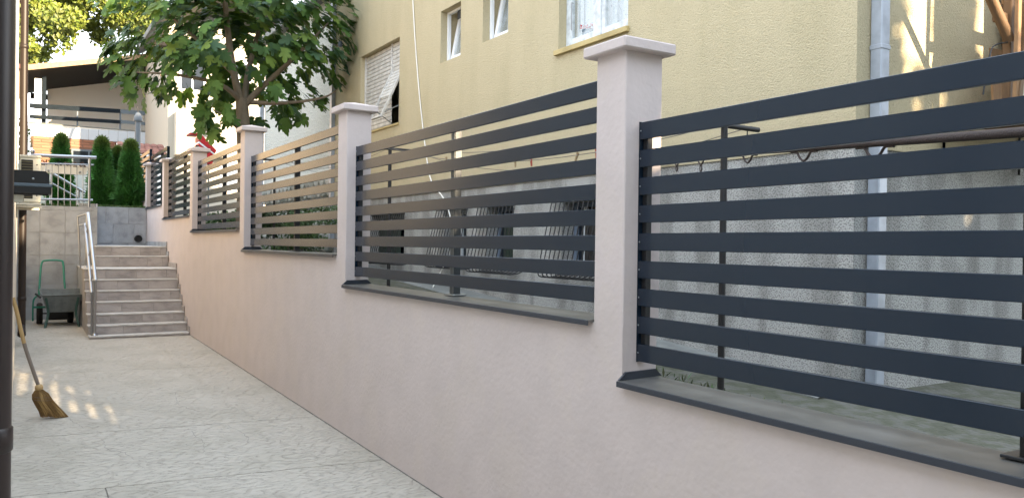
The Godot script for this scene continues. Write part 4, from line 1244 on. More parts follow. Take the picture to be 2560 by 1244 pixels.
func wheelbarrow() -> void:
	var w := thing("garden_cart", "green metal garden cart with steel tray parked by the steps", "cart", Vector3(0.58, 0.14, -15.4))
	# tray: thin-walled trapezoid
	var t0 := [Vector3(-0.28, 0.535, 0.42), Vector3(0.30, 0.535, 0.42), Vector3(0.33, 0.60, -0.20), Vector3(-0.31, 0.60, -0.20)]
	var b0 := [Vector3(-0.195, 0.25, 0.33), Vector3(0.215, 0.25, 0.33), Vector3(0.22, 0.25, -0.12), Vector3(-0.20, 0.25, -0.12)]
	var st := begin()
	for i in 4:
		var j := (i + 1) % 4
		var out: Vector3 = (b0[i] + b0[j]) * 0.5 - Vector3(0, 0.25, 0.1)
		quad(st, t0[i], t0[j], b0[j], b0[i], out)
		var ins := -out.normalized() * 0.004
		quad(st, t0[i] + ins, t0[j] + ins, b0[j] + ins, b0[i] + ins, -out)
	quad(st, b0[0], b0[1], b0[2], b0[3], Vector3.DOWN)
	quad(st, b0[0] + Vector3(0, 0.004, 0), b0[1] + Vector3(0, 0.004, 0), b0[2] + Vector3(0, 0.004, 0), b0[3] + Vector3(0, 0.004, 0), Vector3.UP)
	put("tray", done(st), M.barrow_tray, w)
	put("tray_rim", tube([t0[0], t0[1], t0[2], t0[3], t0[0]], 0.010, 8), M.barrow_tray, w)
	# push handle, an upright U behind the tray
	put("push_handle", tube(curve_pts([Vector3(-0.31, 0.50, -0.34), Vector3(-0.295, 0.80, -0.45), Vector3(-0.27, 1.04, -0.52), Vector3(-0.20, 1.085, -0.53), Vector3(0.0, 1.085, -0.53), Vector3(0.05, 1.04, -0.52), Vector3(0.065, 0.80, -0.45), Vector3(0.085, 0.50, -0.34)], 5), 0.016, 10), M.barrow_green, w)
	put("side_hoop", tube(curve_pts([Vector3(-0.30, 0.52, -0.1), Vector3(-0.38, 0.46, -0.1), Vector3(-0.40, 0.34, -0.1), Vector3(-0.40, 0.08, -0.1)], 5), 0.013, 8), M.barrow_green, w)
	put("brace", box(Vector3(0.2, 0.035, 0.012), 0.003), M.barrow_green, w, Vector3(-0.30, 0.31, -0.1))
	for s in [-1.0, 1.0]:
		put("leg", tube(curve_pts([Vector3(s * 0.235 + 0.01, 0.50, 0.40), Vector3(s * 0.20 + 0.01, 0.25, 0.36), Vector3(s * 0.24 + 0.01, 0.03, 0.42), Vector3(s * 0.25 + 0.01, -0.005, 0.44)], 4), 0.020, 8), M.barrow_leg, w)
		put("grip", tube([Vector3(s * 0.30, 0.50, 0.36), Vector3(s * 0.37, 0.56, 0.30)], 0.017, 8), M.black_rubber, w)
	for x in [-0.30, 0.16]:
		var wh := node("wheel", w, Vector3(x, 0.185, -0.30))
		put("tyre", lathe([Vector2(0.12, -0.045), Vector2(0.165, -0.045), Vector2(0.185, -0.02), Vector2(0.185, 0.02), Vector2(0.165, 0.045), Vector2(0.12, 0.045)], 26), M.black_rubber, wh, Vector3.ZERO, Basis(Vector3(0, 0, 1), PI / 2))
		put("rim", lathe([Vector2(0.0, -0.02), Vector2(0.12, -0.03), Vector2(0.12, 0.03), Vector2(0.0, 0.02)], 20), M.barrow_leg, wh, Vector3.ZERO, Basis(Vector3(0, 0, 1), PI / 2))
	put("axle", tube([Vector3(-0.32, 0.185, -0.30), Vector3(0.2, 0.185, -0.30)], 0.012, 8), M.dark_iron, w)
	put("motor_box", box(Vector3(0.34, 0.16, 0.2), 0.02), M.black_plastic, w, Vector3(-0.02, 0.16, -0.25))

func broom() -> void:
	var b := thing("corn_broom", "old straw broom leaning on the left house wall", "broom", Vector3(0.15, 0.05, -7.9))
	var hp := curve_pts([Vector3(-0.205, 1.05, 0.0), Vector3(-0.175, 0.93, 0.0), Vector3(-0.12, 0.66, 0.0), Vector3(-0.055, 0.43, 0.0), Vector3(-0.012, 0.29, 0.0)], 5)
	put("handle", tube(hp.slice(0, 11), 0.0155, 10), M.broom_wood, b)
	put("lower_handle", tube(hp.slice(10), 0.0150, 10), M.broom_wood_grey, b)
	put("binding", lathe([Vector2(0.0, -0.028), Vector2(0.027, -0.022), Vector2(0.033, 0.0), Vector2(0.026, 0.022), Vector2(0.015, 0.028)], 16), M.broom_wood, b, Vector3(-0.008, 0.272, 0), Basis(Vector3(0, 0, 1), 0.25))
	# head: loft of flattened sections sweeping to the right
	var sec := [[-0.006, 0.250, 0.030, 0.026], [0.004, 0.215, 0.058, 0.038], [0.020, 0.165, 0.072, 0.042], [0.050, 0.115, 0.080, 0.040], [0.085, 0.060, 0.088, 0.036], [0.112, 0.012, 0.098, 0.030]]
	var st := begin(false)
	var rings := []
	for i in sec.size():
		var ring := []
		for k in 22:
			var a := TAU * k / 22
			var tip: float = 0.0
			if i == sec.size() - 1: tip = 0.012 * sin(k * 3.7) - 0.02 * cos(a) - 0.0
			var wob := 1.0 + 0.06 * sin(k * 5.1 + i)
			ring.append(Vector3(sec[i][0] + cos(a) * sec[i][2] * wob, maxf(sec[i][1] + tip - 0.12 * cos(a) * sec[i][2] * (1 if i > 1 else 0), 0.0), sin(a) * sec[i][3] * wob))
		rings.append(ring)
	for i in rings.size() - 1:
		for k in 22:
			var k2 := (k + 1) % 22
			quad(st, rings[i][k], rings[i][k2], rings[i + 1][k2], rings[i + 1][k], rings[i][k] - Vector3(sec[i][0], rings[i][k].y, 0))
	put("straw_head", done(st), M.broom_straw, b)
	st = begin(false)
	for k in 170:
		var a := rnd(0, TAU)
		var q := rnd(0.93, 1.08)
		var pts := []
		for i in range(0, sec.size()):
			var am := a + 0.10 * sin(i * 1.7 + k)
			pts.append(Vector3(sec[i][0] + cos(am) * sec[i][2] * q, maxf(sec[i][1] - 0.12 * cos(am) * sec[i][2] * (1 if i > 1 else 0) - (rnd(0, 0.012) if i == 5 else 0.0), 0.001), sin(am) * sec[i][3] * q))
		addtube(st, pts, 0.0016, 4, false)
	var s1 := put("straw", done(st), M.broom_straw_dark, b)
	s1.set_meta("kind", "stuff")
	for y in [[0.020, 0.165, 0.0735, 0.0435], [0.012, 0.19, 0.066, 0.041]]:
		var pts := []
		for k in 19:
			var a := TAU * k / 18
			pts.append(Vector3(y[0] + cos(a) * y[2], y[1] - 0.1 * cos(a) * y[2], sin(a) * y[3]))
		put("stitching", tube(pts, 0.002, 5), M.broom_wood_grey, b)

func clothes_lines() -> void:
	var px := 3.6
	var posts := [[-3.375, 2.335, 1.0], [-8.47, 2.685, 1.0], [-13.35, 2.965, 1.0]]
	var lab := ["dark clothes-line post with T arm behind the nearest fence panel", "dark clothes-line post with T arm below the roller shutter", "dark clothes-line post behind the fence under the white stucco house"]
	for i in 3:
		var p := thing("clothes_post", lab[i], "clothes-line post", Vector3(px, yy(posts[i][0]), posts[i][0]), "clothes-line posts in the neighbouring yard")
		var hh: float = posts[i][1] - yy(posts[i][0])
		put("pole", tube([Vector3(0, -0.2, 0), Vector3(0, hh, 0)], 0.021, 12), M.dark_iron, p)
		put("cross_arm", tube([Vector3(-0.30, hh + 0.004, 0.0), Vector3(0.30, hh + 0.0, 0.0)], 0.016, 12), M.dark_iron, p)
		put("hook", tube([Vector3(0.2, hh - 0.014, 0), Vector3(0.2, hh - 0.04, 0), Vector3(0.215, hh - 0.05, 0)], 0.004, 6), M.dark_iron, p)
	for k in 3:
		var x := px - 0.24 + 0.24 * k
		var pts := []
		for s in 2:
			var a := Vector3(x, posts[s][1] + 0.016, posts[s][0])
			var b := Vector3(x, posts[s + 1][1] + 0.016, posts[s + 1][0])
			for q in 12:
				var t := q / 12.0
				pts.append(a.lerp(b, t) + Vector3(0, -0.22 * 4 * t * (1 - t) * (0.6 + 0.3 * k), 0))
		pts.append(Vector3(x, posts[2][1] + 0.016, posts[2][0]))
		var l := thing("clothes_line", ["thin clothes line nearest the fence", "thin clothes line carrying the pegs", "thin clothes line nearest the yellow house"][k], "clothes line", Vector3.ZERO, "clothes lines")
		put("wire", tube(pts, 0.0028, 4), M.wire, l)
	# pegs hanging on the middle line
	var cols := [M.peg_wood, M.peg_green, M.peg_wood, M.peg_red, M.peg_wood, M.peg_red, M.peg_green]
	var zs := [-7.05, -6.4, -5.75, -5.5, -4.86, -4.62, -4.43]
	var pl := ["wooden clothes peg left of the fence's middle post", "small green clothes peg beside the fence's middle post", "pale clothes peg hanging low at mid line", "first red clothes peg along the line", "wooden clothes peg between the two red pegs", "red clothes peg standing near the big pillar", "tilted green clothes peg beside the big pillar"]
	for i in 7:
		var t: float = (zs[i] - posts[0][0]) / (posts[1][0] - posts[0][0])
		var y: float = lerpf(posts[0][1], posts[1][1], t) + 0.016 - 0.88 * t * (1 - t) * 0.9
		var c := thing("clothes_peg", pl[i], "clothes peg", Vector3(px, y, zs[i]), "clothes pegs on the line")
		var tb := Basis(Vector3.RIGHT, [0.1, 0.9, -0.1, -0.15, 0.5, 0.0, 0.7][i])
		for s in [-1.0, 1.0]:
			put("jaw", box(Vector3(0.012, 0.075, 0.008), 0.002), cols[i], c, tb * Vector3(0, -0.012, s * 0.006), tb * Basis(Vector3.RIGHT, s * 0.10))
		put("spring", tube([Vector3(-0.008, 0, 0), Vector3(0.008, 0, 0)], 0.006, 8), M.alu, c)

func cables_and_pipes() -> void:
	var c := thing("wall_cable", "white cable hanging down the yellow house wall", "cable")
	put("cable", tube(curve_pts([Vector3(4.985, 6.4, -11.0), Vector3(4.985, 5.3, -10.93), Vector3(4.985, 4.0, -10.70), Vector3(4.985, 2.93, -10.41), Vector3(4.93, 2.48, -10.1), Vector3(4.9, 2.22, -9.66), Vector3(4.9, 1.9, -9.43), Vector3(4.9, 1.5, -9.45), Vector3(4.88, 1.2, -9.7), Vector3(4.6, 1.03, -9.35)], 6), 0.009, 8), M.white_cable, c)
	# rusty pole resting across the yard
	var a := Vector3(2.56, 1.948, -0.90)
	var b := Vector3(4.985, 2.407, -5.454)
	var p := thing("rusty_pole", "long rusty pole with welded hooks behind the near fence", "pole")
	put("pole", tube([a, a.lerp(b, 0.3), a.lerp(b, 0.7), b], 0.0175, 14), M.rust, p)
	var dir := (b - a).normalized()
	var ts := [0.27, 0.41, 0.57, 0.76, 0.89]
	for t in ts:
		var o := a.lerp(b, t) + Vector3(0, -0.019, 0)
		var pts := [o - dir * 0.16, o - dir * 0.09, o - dir * 0.05 + Vector3(0, -0.03, 0), o + Vector3(0, -0.048, 0), o + dir * 0.05 + Vector3(0, -0.03, 0), o + dir * 0.09, o + dir * 0.16]
		put("hook", tube(curve_pts(pts, 3), 0.0065, 6), M.rust, p)
		if t > 0.6:
			put("ring", tube(ring_pts(o + Vector3(0, -0.075, 0), 0.024, dir), 0.005, 6, false), M.rust, p)

func ring_pts(o: Vector3, r: float, dir: Vector3) -> Array:
	var pts := []
	for k in 15:
		var a := TAU * k / 14
		pts.append(o + dir * cos(a) * r + Vector3.UP * sin(a) * r)
	return pts

func wooden_rack() -> void:
	# weathered timber trestle and boards standing against the end wall
	var z := -3.0
	var r := thing("timber_trestle", "weathered timber trestle leaning by the sunlit wall at the upper right", "trestle", Vector3(6.1, 0.45, z))
	var lo := 2.17
	put("diagonal_brace", tube([Vector3(-0.62, 3.34, 0.0), Vector3(0.0, 2.68, 0.02)], 0.036, 6), M.wood1, r)
	put("upright", box(Vector3(0.075, 1.9, 0.06), 0.006), M.wood1, r, Vector3(0.075, lo + 0.95, -0.02))
	put("pale_upright", box(Vector3(0.045, 1.3, 0.03), 0.004), M.wood2, r, Vector3(-0.012, lo + 0.67, 0.08), Basis(Vector3(0, 0, 1), -0.02))
	put("cross_beam", box(Vector3(0.75, 0.07, 0.06), 0.006), M.wood1, r, Vector3(0.30, 2.86, -0.04))
	put("cross_beam", box(Vector3(0.70, 0.09, 0.06), 0.006), M.wood0, r, Vector3(0.42, 3.02, -0.05))
	put("slanting_leg", box(Vector3(0.05, 0.8, 0.05), 0.005), M.wood1, r, Vector3(0.05, lo + 0.4, 0.08), Basis(Vector3(0, 0, 1), -0.16))
	put("wire_basket", tube(curve_pts([Vector3(-0.35, 2.25, 0.02), Vector3(-0.3, 2.5, 0.03), Vector3(-0.18, 2.62, 0.0), Vector3(-0.05, 2.66, 0.03)], 4), 0.006, 6), M.dark_iron, r)
	var q := thing("plywood_board", "pale plywood boards standing on the wall shelf behind the trestle", "board", Vector3(6.5, 2.62, -3.25))
	put("board", box(Vector3(0.22, 0.50, 0.02), 0.002), M.wood2, q, Vector3(0.0, 0.31, 0.0), Basis(Vector3.RIGHT, -0.06))
	put("board", box(Vector3(0.34, 0.52, 0.02), 0.002), M.cream_plastic, q, Vector3(0.30, 0.26, 0.05), Basis(Vector3.RIGHT, -0.06))
	var d := thing("brown_cabinet", "reddish brown wooden cabinet hung at the right frame edge", "cabinet", Vector3(7.25, 2.62, -3.2))
	put("carcass", box(Vector3(0.8, 1.3, 0.42), 0.01), M.wood0, d, Vector3(0, 0.65, 0))
	for s in [-1.0, 1.0]:
		put("door", box(Vector3(0.385, 1.2, 0.02), 0.005), M.wood0, d, Vector3(s * 0.195, 0.65, 0.222))
		put("knob", lathe_cached("knob", [Vector2(0, 0.03), Vector2(0.015, 0.02), Vector2(0.008, 0.0)], 10), M.alu, d, Vector3(s * 0.05, 0.5, 0.232), Basis(Vector3.RIGHT, PI / 2))
	var w := thing("wall_shelf", "weathered timber shelf on brackets under the trestle and boards", "shelf", Vector3(6.7, 2.6, -3.2))
	for k in 3:
		put("plank", box(Vector3(1.5, 0.025, 0.15), 0.004), M["wood%d" % (k % 2)], w, Vector3(0, 0, -0.165 + 0.16 * k))
	for x in [-0.6, 0.55]:
		put("bracket", prism([Vector2(-0.03, -0.25), Vector2(-0.013, 0.24), Vector2(-0.013, -0.25), Vector2(-0.35, -0.25)], 0, x - 0.02, x + 0.02), M.dark_iron, w)

# ---------------------------------------------------------------- plants
func fig_leaf(k: int) -> ArrayMesh:
	var out := [Vector2(0.0, 0.0), Vector2(0.10, -0.05), Vector2(0.24, -0.02), Vector2(0.36, 0.10), Vector2(0.44, 0.26), Vector2(0.36, 0.33), Vector2(0.24, 0.34), Vector2(0.30, 0.46), Vector2(0.42, 0.60), Vector2(0.38, 0.72), Vector2(0.28, 0.74), Vector2(0.16, 0.58), Vector2(0.17, 0.72), Vector2(0.18, 0.88), Vector2(0.10, 0.98), Vector2(0.0, 1.02)]
	var r := RandomNumberGenerator.new()
	r.seed = 90 + k
	var pts := []
	for p in out: pts.append(Vector2(p.x * r.randf_range(0.85, 1.12), p.y * r.randf_range(0.95, 1.05)))
	for i in range(out.size() - 2, 0, -1): pts.append(Vector2(-out[i].x * r.randf_range(0.85, 1.12), out[i].y * r.randf_range(0.95, 1.05)))
	var droop := r.randf_range(0.15, 0.45)
	var fold := r.randf_range(0.1, 0.4)
	var f := func(p: Vector2) -> Vector3: return Vector3(p.x, p.y, -droop * p.y * p.y + fold * absf(p.x) * 0.7 - 0.25 * p.x * p.x)
	var st := begin(false)
	var idx := Geometry2D.triangulate_polygon(PackedVector2Array(pts))
	# split each lobe along the midrib so that the fold reads
	var c := Vector2(0, 0.38)
	for i in pts.size():
		var a: Vector2 = pts[i]
		var b: Vector2 = pts[(i + 1) % pts.size()]
		var m1 := a.lerp(c, 0.45)
		var m2 := b.lerp(c, 0.45)
		tri(st, f.call(a), f.call(b), f.call(m2), Vector3(0, 0, 1))
		tri(st, f.call(a), f.call(m2), f.call(m1), Vector3(0, 0, 1))
		tri(st, f.call(m1), f.call(m2), f.call(c), Vector3(0, 0, 1))
	# petiole
	addtube(st, [Vector3(0, 0.0, 0), Vector3(0, -0.2, 0.02), Vector3(0, -0.36, 0.10)], [0.012, 0.011, 0.010], 4, false)
	return done(st)

func fig_tree() -> void:
	var t := thing("fig_tree", "big leafy fig tree rising behind the fence before the white stucco house", "tree", Vector3(3.25, 1.25, -14.0))
	var limbs := [
		[[Vector3(0, 0, 0), Vector3(0.02, 1.4, 0), Vector3(-0.02, 2.35, 0), Vector3(-0.05, 2.8, 0)], [0.15, 0.125, 0.115, 0.10]],
		[[Vector3(-0.05, 2.7, 0), Vector3(-0.17, 3.1, 0.05), Vector3(-0.28, 3.65, 0.1), Vector3(-0.35, 4.5, 0.05), Vector3(-0.3, 5.3, 0)], [0.075, 0.062, 0.055, 0.04, 0.015]],
		[[Vector3(0.0, 2.7, 0), Vector3(0.25, 3.0, 0.1), Vector3(0.8, 3.6, 0.35), Vector3(1.3, 4.2, 0.5)], [0.07, 0.05, 0.035, 0.012]],
		[[Vector3(0.0, 2.65, 0), Vector3(0.12, 3.3, -0.3), Vector3(0.4, 4.3, -0.5), Vector3(0.7, 5.2, -0.4)], [0.06, 0.05, 0.035, 0.012]],
		[[Vector3(-0.05, 2.75, 0), Vector3(-0.45, 2.95, 0.25), Vector3(-1.1, 3.0, 0.4), Vector3(-1.75, 2.95, 0.5)], [0.05, 0.035, 0.025, 0.008]],
		[[Vector3(-0.2, 3.2, 0.05), Vector3(-0.8, 3.8, -0.2), Vector3(-1.5, 4.3, -0.1)], [0.04, 0.03, 0.01]],
		[[Vector3(0.0, 2.0, 0), Vector3(-0.25, 2.35, 0.3), Vector3(-0.6, 2.5, 0.4)], [0.03, 0.02, 0.01]],
		[[Vector3(0.05, 2.75, 0), Vector3(0.6, 2.75, 0.3), Vector3(1.25, 2.9, 0.4), Vector3(1.55, 3.1, 0.3)], [0.045, 0.03, 0.02, 0.008]],
	]
	var segs := []
	for l in limbs:
		var cp := curve_pts(l[0], 5)
		var rr := []
		for i in cp.size():
			var u: float = float(i) / (cp.size() - 1) * (l[1].size() - 1)
			var k: int = mini(int(u), l[1].size() - 2)
			rr.append(lerpf(l[1][k], l[1][k + 1], u - k))
		put("trunk" if l == limbs[0] else "branch", tube(cp, rr, 12), M.bark, t)
	var meshes := []
	for k in 5: meshes.append(fig_leaf(k))
	# leaf positions: clusters through the crown, denser at the outside
	var clumps := []
	var shape := FastNoiseLite.new()
	shape.seed = 5
	shape.frequency = 0.55
	var list := []
	var tries := 0
	while clumps.size() < 500 and tries < 20000:
		tries += 1
		var d := rvec()
		var q := pow(rng.randf(), 0.40)
		var p := Vector3(-0.28 + d.x * q * 2.15, 4.15 + d.y * q * 1.95, 0.05 + d.z * q * 1.5)
		if p.y < 2.35 + 0.10 * absf(p.x): continue
		# the stem shows through the near side
		if p.z > -0.25 and p.y < 4.0 and absf(p.x - lerpf(0.0, -0.36, (p.y - 2.3) / 1.6)) < 0.34: continue
		# hollow towards the lower left and cut the lower right corner
		if p.x > 0.5 and p.y < 2.5 + (p.x - 0.5) * 0.42: continue
		if p.x < -1.1 and p.y < 2.55: continue
		if p.x < -1.3 and p.y > 4.3 + (p.x + 2.2) * 1.5: continue
		if shape.get_noise_3d(p.x * 2, p.y * 2, p.z * 2) < -0.20: continue
		clumps.append(p)
	for c in [Vector3(-0.5, 2.2, 0.35), Vector3(-0.35, 2.42, 0.3), Vector3(-0.7, 2.3, 0.3), Vector3(1.75, 4.15, 0.25), Vector3(1.6, 4.0, 0.3), Vector3(1.5, 3.3, 0.25), Vector3(1.65, 3.6, 0.2), Vector3(-1.95, 3.15, 0.4), Vector3(-1.9, 2.8, 0.4), Vector3(-1.7, 2.65, 0.35), Vector3(0.55, 2.5, 0.3), Vector3(0.9, 2.55, 0.35), Vector3(-2.05, 3.3, 0.3)]:
		clumps.append(c)
	var core := Vector3(-0.1, 3.6, 0)
	for c in clumps:
		var away: Vector3 = (c - core).normalized()
		for k in 4 + rng.randi() % 3:
			var dir: Vector3 = (away * 0.6 + rvec() * 0.8 + Vector3(0, -0.35, 0)).normalized()
			var pos: Vector3 = c + rvec() * rnd(0.02, 0.14)
			var nrm: Vector3 = (Vector3(0, 0.75, 0) + away * 0.7 + rvec() * 0.45 + Vector3(-0.1, 0, 0.25)).normalized()
			var yv := (dir - nrm * dir.dot(nrm) * 0.85).normalized()
			var xv := yv.cross(nrm).normalized()
			var zv := xv.cross(yv).normalized()
			var s := rnd(0.16, 0.285)
			list.append(Transform3D(Basis(xv * s, yv * s, zv * s), pos))
	# nearest to the camera first
	var cam := Vector3(0, 1.6, 0) - t.position
	list.sort_custom(func(a, b): return cam.distance_to(a.origin) < cam.distance_to(b.origin))
	var n := mini(300, list.size())
	for i in n:
		var o := put("leaf", meshes[i % 5], M["fig%d" % pick_fig()], t)
		o.transform = list[i]
	for k in 5:
		var sub := []
		for i in range(n + k, list.size(), 5): sub.append(list[i])
		multi("foliage", meshes[k], M["fig%d" % k], sub, t)

func pick_fig() -> int:
	var r := rng.randf()
	return 0 if r < 0.34 else 1 if r < 0.62 else 2 if r < 0.8 else 3 if r < 0.9 else 4

func leaf_quad() -> ArrayMesh:
	if not cache.has("leafq"):
		var st := begin()
		var a := Vector3(0, 0, 0)
		var b := Vector3(0.32, 0.5, 0.12)
		var c := Vector3(0, 1.0, -0.05)
		var d := Vector3(-0.32, 0.5, 0.12)
		tri(st, a, b, c, Vector3(0, 0, 1))
		tri(st, a, c, d, Vector3(0, 0, 1))
		cache["leafq"] = done(st)
	return cache["leafq"]

func crown(clumps: Array, per: int, size: float, base: Color, vary: float, flat := 0.6) -> Array:
	var xf := []
	var cols := []
	for c in clumps:
		var o: Vector3 = c[0]
		var r: float = c[1]
		var tone := rnd(1.0 - vary, 1.0 + vary)
		for k in per:
			var d := rvec()
			var p := o + d * r * pow(rng.randf(), 0.45) * Vector3(1, flat + 0.2, 1)
			var s := size * rnd(0.7, 1.25)
			var b := Basis(rvec(), rnd(0, TAU)).scaled(Vector3(s, s, s))
			xf.append(Transform3D(b, p))
			var v := tone * rnd(0.8, 1.2)
			cols.append(Color(base.r * v * rnd(0.9, 1.15), base.g * v, base.b * v * rnd(0.8, 1.2)))
	return [xf, cols]

func conifer(at: Vector3, h: float, r: float, label: String, n := 2400) -> void:
	var t := thing("conifer", label, "conifer", at, "conifers along the terrace lawn")
	put("trunk", tube([Vector3(0, 0, 0), Vector3(0.01, h * 0.9, 0)], [0.03, 0.006], 8), M.bark_dark, t)
	var xf := []
	var cols := []
	if not cache.has("spray"):
		var st := begin()
		for k in 5:
			var an := (k - 2) * 0.42
			var d := Vector3(sin(an), cos(an), 0.05 * k)
			var s := Vector3(cos(an), -sin(an), 0) * 0.10
			tri(st, Vector3.ZERO, d * 0.55 + s, d, Vector3(0, 0, 1))
			tri(st, Vector3.ZERO, d * 0.55 - s, d, Vector3(0, 0, 1))
		cache["spray"] = done(st)
	for i in n:
		var u := pow(rng.randf(), 0.8)
		var y := h * u
		var prof := r * (1.0 - pow(u, 1.35)) * (0.82 + 0.18 * minf(1.0, u * 6.0))
		var an := rnd(0, TAU)
		var bump := 0.84 + 0.22 * sin(an * 3.0 + y * 11.0) * cos(an * 2.0 - y * 7.0)
		var rr := prof * bump * rnd(0.6, 1.03)
		var out := Vector3(cos(an), 0, sin(an))
		var yv := (out * 0.75 + Vector3.UP * rnd(0.5, 1.1) + rvec() * 0.35).normalized()
		var zv := (out.cross(Vector3.UP) * rnd(-1, 1) + rvec() * 0.4 + out * 0.4)
		zv = (zv - yv * zv.dot(yv)).normalized()
		var s := rnd(0.10, 0.19)
		xf.append(Transform3D(Basis(yv.cross(zv) * s, yv * s, zv * s), Vector3(0, y, 0) + out * rr))
		var v := rnd(0.45, 1.3)
		var tipc := clampf((u - 0.82) * 4.0, 0, 1)
		cols.append(Color(lerpf(0.065, 0.17, tipc) * v, lerpf(0.20, 0.19, tipc) * v, 0.040 * v))
	multi("foliage", cache["spray"], M.leaf_dark, xf, t, cols)

func shrub(n: String, label: String, at: Vector3, clumps: Array, per: int, size: float, base: Color, cat := "shrub", group := "") -> void:
	var t := thing(n, label, cat, at, group)
	for k in 3:
		put("stem", tube([Vector3(0.03 * (k - 1), -0.1, 0), Vector3(0.12 * (k - 1), 0.35, 0.05)], [0.014, 0.008], 6), M.bark_dark, t)
	var c := crown(clumps, per, size, base, 0.35)
	multi("foliage", leaf_quad(), M.leaf_dark, c[0], t, c[1])

func plants() -> void:
	conifer(Vector3(1.48, 2.27, -19.3), 1.46, 0.26, "slim dark green conifer standing left of the paired conifers")
	conifer(Vector3(1.82, 2.27, -19.5), 1.30, 0.24, "conifer squeezed between two others at the back")
	conifer(Vector3(2.03, 2.27, -19.2), 1.42, 0.31, "widest conifer right beside the last fence pillar")
	conifer(Vector3(0.74, 2.27, -20.2), 1.56, 0.26, "lone conifer behind the terrace railing and planter")
	# plants between fence and stucco house
	var cl := []
	for k in 26: cl.append([Vector3(rnd(-0.5, 0.6), rnd(0.05, 0.85), rnd(-1.6, 1.7)), rnd(0.16, 0.34)])
	shrub("ivy_shrub", "dense small-leaved shrub filling the bed behind the brownish fence panel", Vector3(3.9, yy(-12.6), -13.2), cl, 170, 0.065, Color(0.045, 0.085, 0.026))
	cl = []
	for k in 20: cl.append([Vector3(rnd(-0.5, 0.5), rnd(0.05, 0.6), rnd(-1.6, 1.6)), rnd(0.16, 0.3)])
	shrub("ivy_shrub", "low green shrub behind the shiny tan fence panel", Vector3(3.6, yy(-17), -17.0), cl, 150, 0.07, Color(0.06, 0.12, 0.035))
	# weeds on the mossy strip
	var xf := []
	var cols := []
	for i in 900:
		var z := rnd(-5.2, -2.3)
		var p := Vector3(rnd(2.55, 4.2), yy(z), z)
		var s := rnd(0.03, 0.09)
		xf.append(Transform3D(Basis(Vector3.UP, rnd(0, TAU)) * Basis(Vector3.RIGHT, rnd(-0.9, 0.9)) * Basis.from_scale(Vector3(s * 0.4, s, s * 0.4)), p))
		cols.append(Color(rnd(0.05, 0.09), rnd(0.07, 0.11), 0.035))
	tag(multi("weeds", leaf_quad(), M.leaf_dark, xf, null, cols), "short weeds and moss on the yard soil behind the wall", "weeds")
	# turf edge of the terrace
	xf = []
	cols = []
	for i in 5200:
		var z := rnd(-18.95, -18.45)
		var x := rnd(1.2, 2.25)
		if i % 3 == 0:
			z = rnd(-17.5, -16.62)
			x = rnd(0.25, 1.1)
		var s := rnd(0.03, 0.07)
		xf.append(Transform3D(Basis(Vector3.UP, rnd(0, TAU)) * Basis(Vector3.RIGHT, rnd(-0.5, 0.5)) * Basis.from_scale(Vector3(s * 0.3, s, s * 0.3)), Vector3(x, 2.27 if z < -18 else 2.2, z)))
		cols.append(Color(rnd(0.05, 0.10), rnd(0.09, 0.15), 0.03))
	tag(multi("turf_grass", leaf_quad(), M.leaf_dark, xf, null, cols), "short turf grass along the terrace edge", "grass")

func tree(n: String, label: String, at: Vector3, h: float, clumps: Array, per: int, size: float, base: Color, m: Material, group: String, vary := 0.3, limbs := true) -> void:
	var t := thing(n, label, "tree", at, group)
	put("trunk", tube(curve_pts([Vector3(0, -0.5, 0), Vector3(0.1, h * 0.4, 0.1), Vector3(-0.05, h * 0.8, 0)], 4), 0.16, 10), M.bark_dark, t)
	for k in (mini(7, clumps.size()) if limbs else 0):
		var c: Vector3 = clumps[k * clumps.size() / 7 if clumps.size() > 7 else k][0]
		put("branch", tube(curve_pts([Vector3(0.05, h * 0.4, 0.05), c * 0.5 + Vector3(0, h * 0.25, 0), c], 4), [0.09, 0.085, 0.08, 0.07, 0.06, 0.05, 0.04, 0.03, 0.02], 6), M.bark_dark, t)
	var c := crown(clumps, per, size, base, vary)
	multi("crown", leaf_quad(), m, c[0], t, c[1])

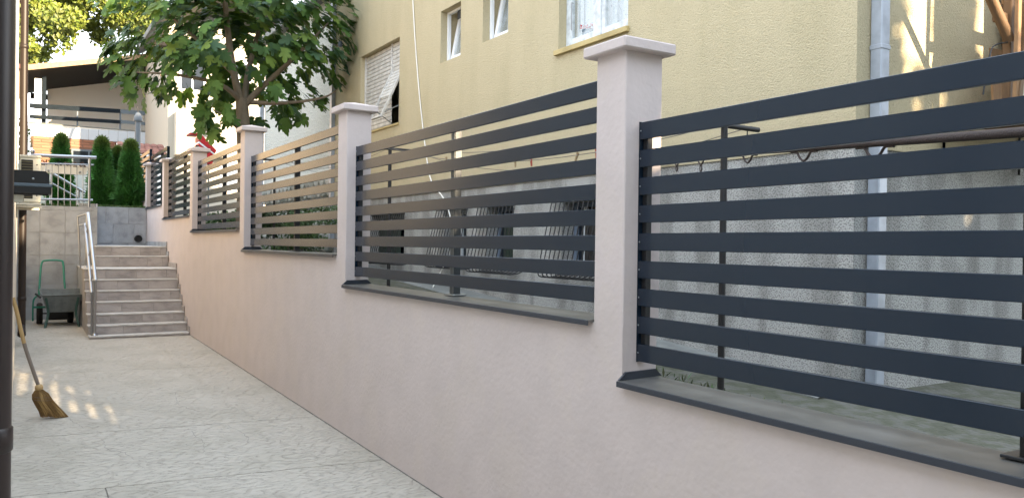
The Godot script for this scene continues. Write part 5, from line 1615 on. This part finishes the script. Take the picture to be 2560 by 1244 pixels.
func trees() -> void:
	# sunlit trees behind the brick house, upper left
	var cl := []
	while cl.size() < 190:
		var p := Vector3(rnd(-5.0, 6.2), rnd(6.0, 14.0), rnd(-2, 2))
		# open sky below
		var low := 7.7 if p.x < 0.9 else lerpf(7.9, 10.2, (p.x - 0.9) / 1.4) if p.x < 2.3 else 10.2 if p.x < 3.4 else 9.7
		if p.y < low: continue
		cl.append([p, rnd(0.45, 0.95)])
	tree("leafy_tree", "sunlit yellow-green tree towering behind the brick house", Vector3(0.0, 2.4, -45), 10.0, cl, 300, 0.25, Color(0.125, 0.16, 0.020), M.leaf_bright, "trees behind the brick house", 0.35, false)
	cl = []
	for k in 40: cl.append([Vector3(rnd(-2.0, 0.6), rnd(0.5, 6.2), rnd(-1, 1)), rnd(0.5, 0.9)])
	tree("leafy_tree", "dense tree at the left corner of the brick house", Vector3(-0.9, 2.4, -42.5), 5.0, cl, 260, 0.22, Color(0.075, 0.115, 0.03), M.leaf_bright, "trees behind the brick house", 0.35, false)
	# trees behind the photographer, which shade the driveway from the low sun
	var spots := [1.6, 4.4, 7.2, 9.6, 12.2, 15.0]
	var lab := ["small tree at the driveway gate", "broad garden tree behind the driveway entrance", "garden tree behind the neighbouring yard", "tall garden tree behind the yard corner", "tall dense tree beyond the yard", "outermost tall tree of the row beyond the yard"]
	var fn := FastNoiseLite.new()
	fn.seed = 21
	fn.frequency = 1.3
	var lists := [[], [], [], [], [], []]
	var cols := [[], [], [], [], [], []]
	for i in 56000:
		var p := Vector3(rnd(-0.6, 16.5), rnd(0.4, 10.0), 7.0 + rng.randfn() * 0.6)
		var X := p.x + 0.4 * (7.0 - p.z)
		var Y0 := p.y + 0.36 * (7.0 - p.z)
		var Y := Y0 + 0.34 * fn.get_noise_2d(X * 2.0, p.y * 2.0)
		var top := 10.2 if X < 6.3 else 7.7 if X < 7.0 else 7.75 + (X - 7.0) * 0.72
		if X > 7.35 and X < 7.78: top = 9.7
		if X > 9.66: top = 6.45
		if X > 10.24 and X < 10.62: top = 8.2
		if X > 10.62: top = 6.8
		if X > 11.3: top = 8.6
		if Y > top: continue
		if Geometry2D.get_closest_point_to_segment(Vector2(X, Y0), Vector2(6.45, 5.40), Vector2(7.05, 6.45)).distance_to(Vector2(X, Y0)) < 0.31: continue
		var s := 0.34 * rnd(0.7, 1.2)
		var best := 0
		for k in 6:
			if absf(spots[k] - p.x) < absf(spots[best] - p.x): best = k
		lists[best].append(Transform3D(Basis(rvec(), rnd(0, TAU)).scaled(Vector3(s, s, s)), p - Vector3(spots[best], 0.2, 7.0)))
		var v := rnd(0.7, 1.3)
		cols[best].append(Color(0.05 * v, 0.09 * v, 0.025 * v))
	for i in 6:
		var t := thing("garden_tree", lab[i], "tree", Vector3(spots[i], 0.2, 7.0), "trees behind the viewer")
		put("trunk", tube(curve_pts([Vector3(0, -0.6, 0), Vector3(0.1, 2.0, 0.1), Vector3(-0.05, 4.5, 0)], 4), 0.14, 10), M.bark_dark, t)
		multi("crown", leaf_quad(), M.leaf_dark, lists[i], t, cols[i])
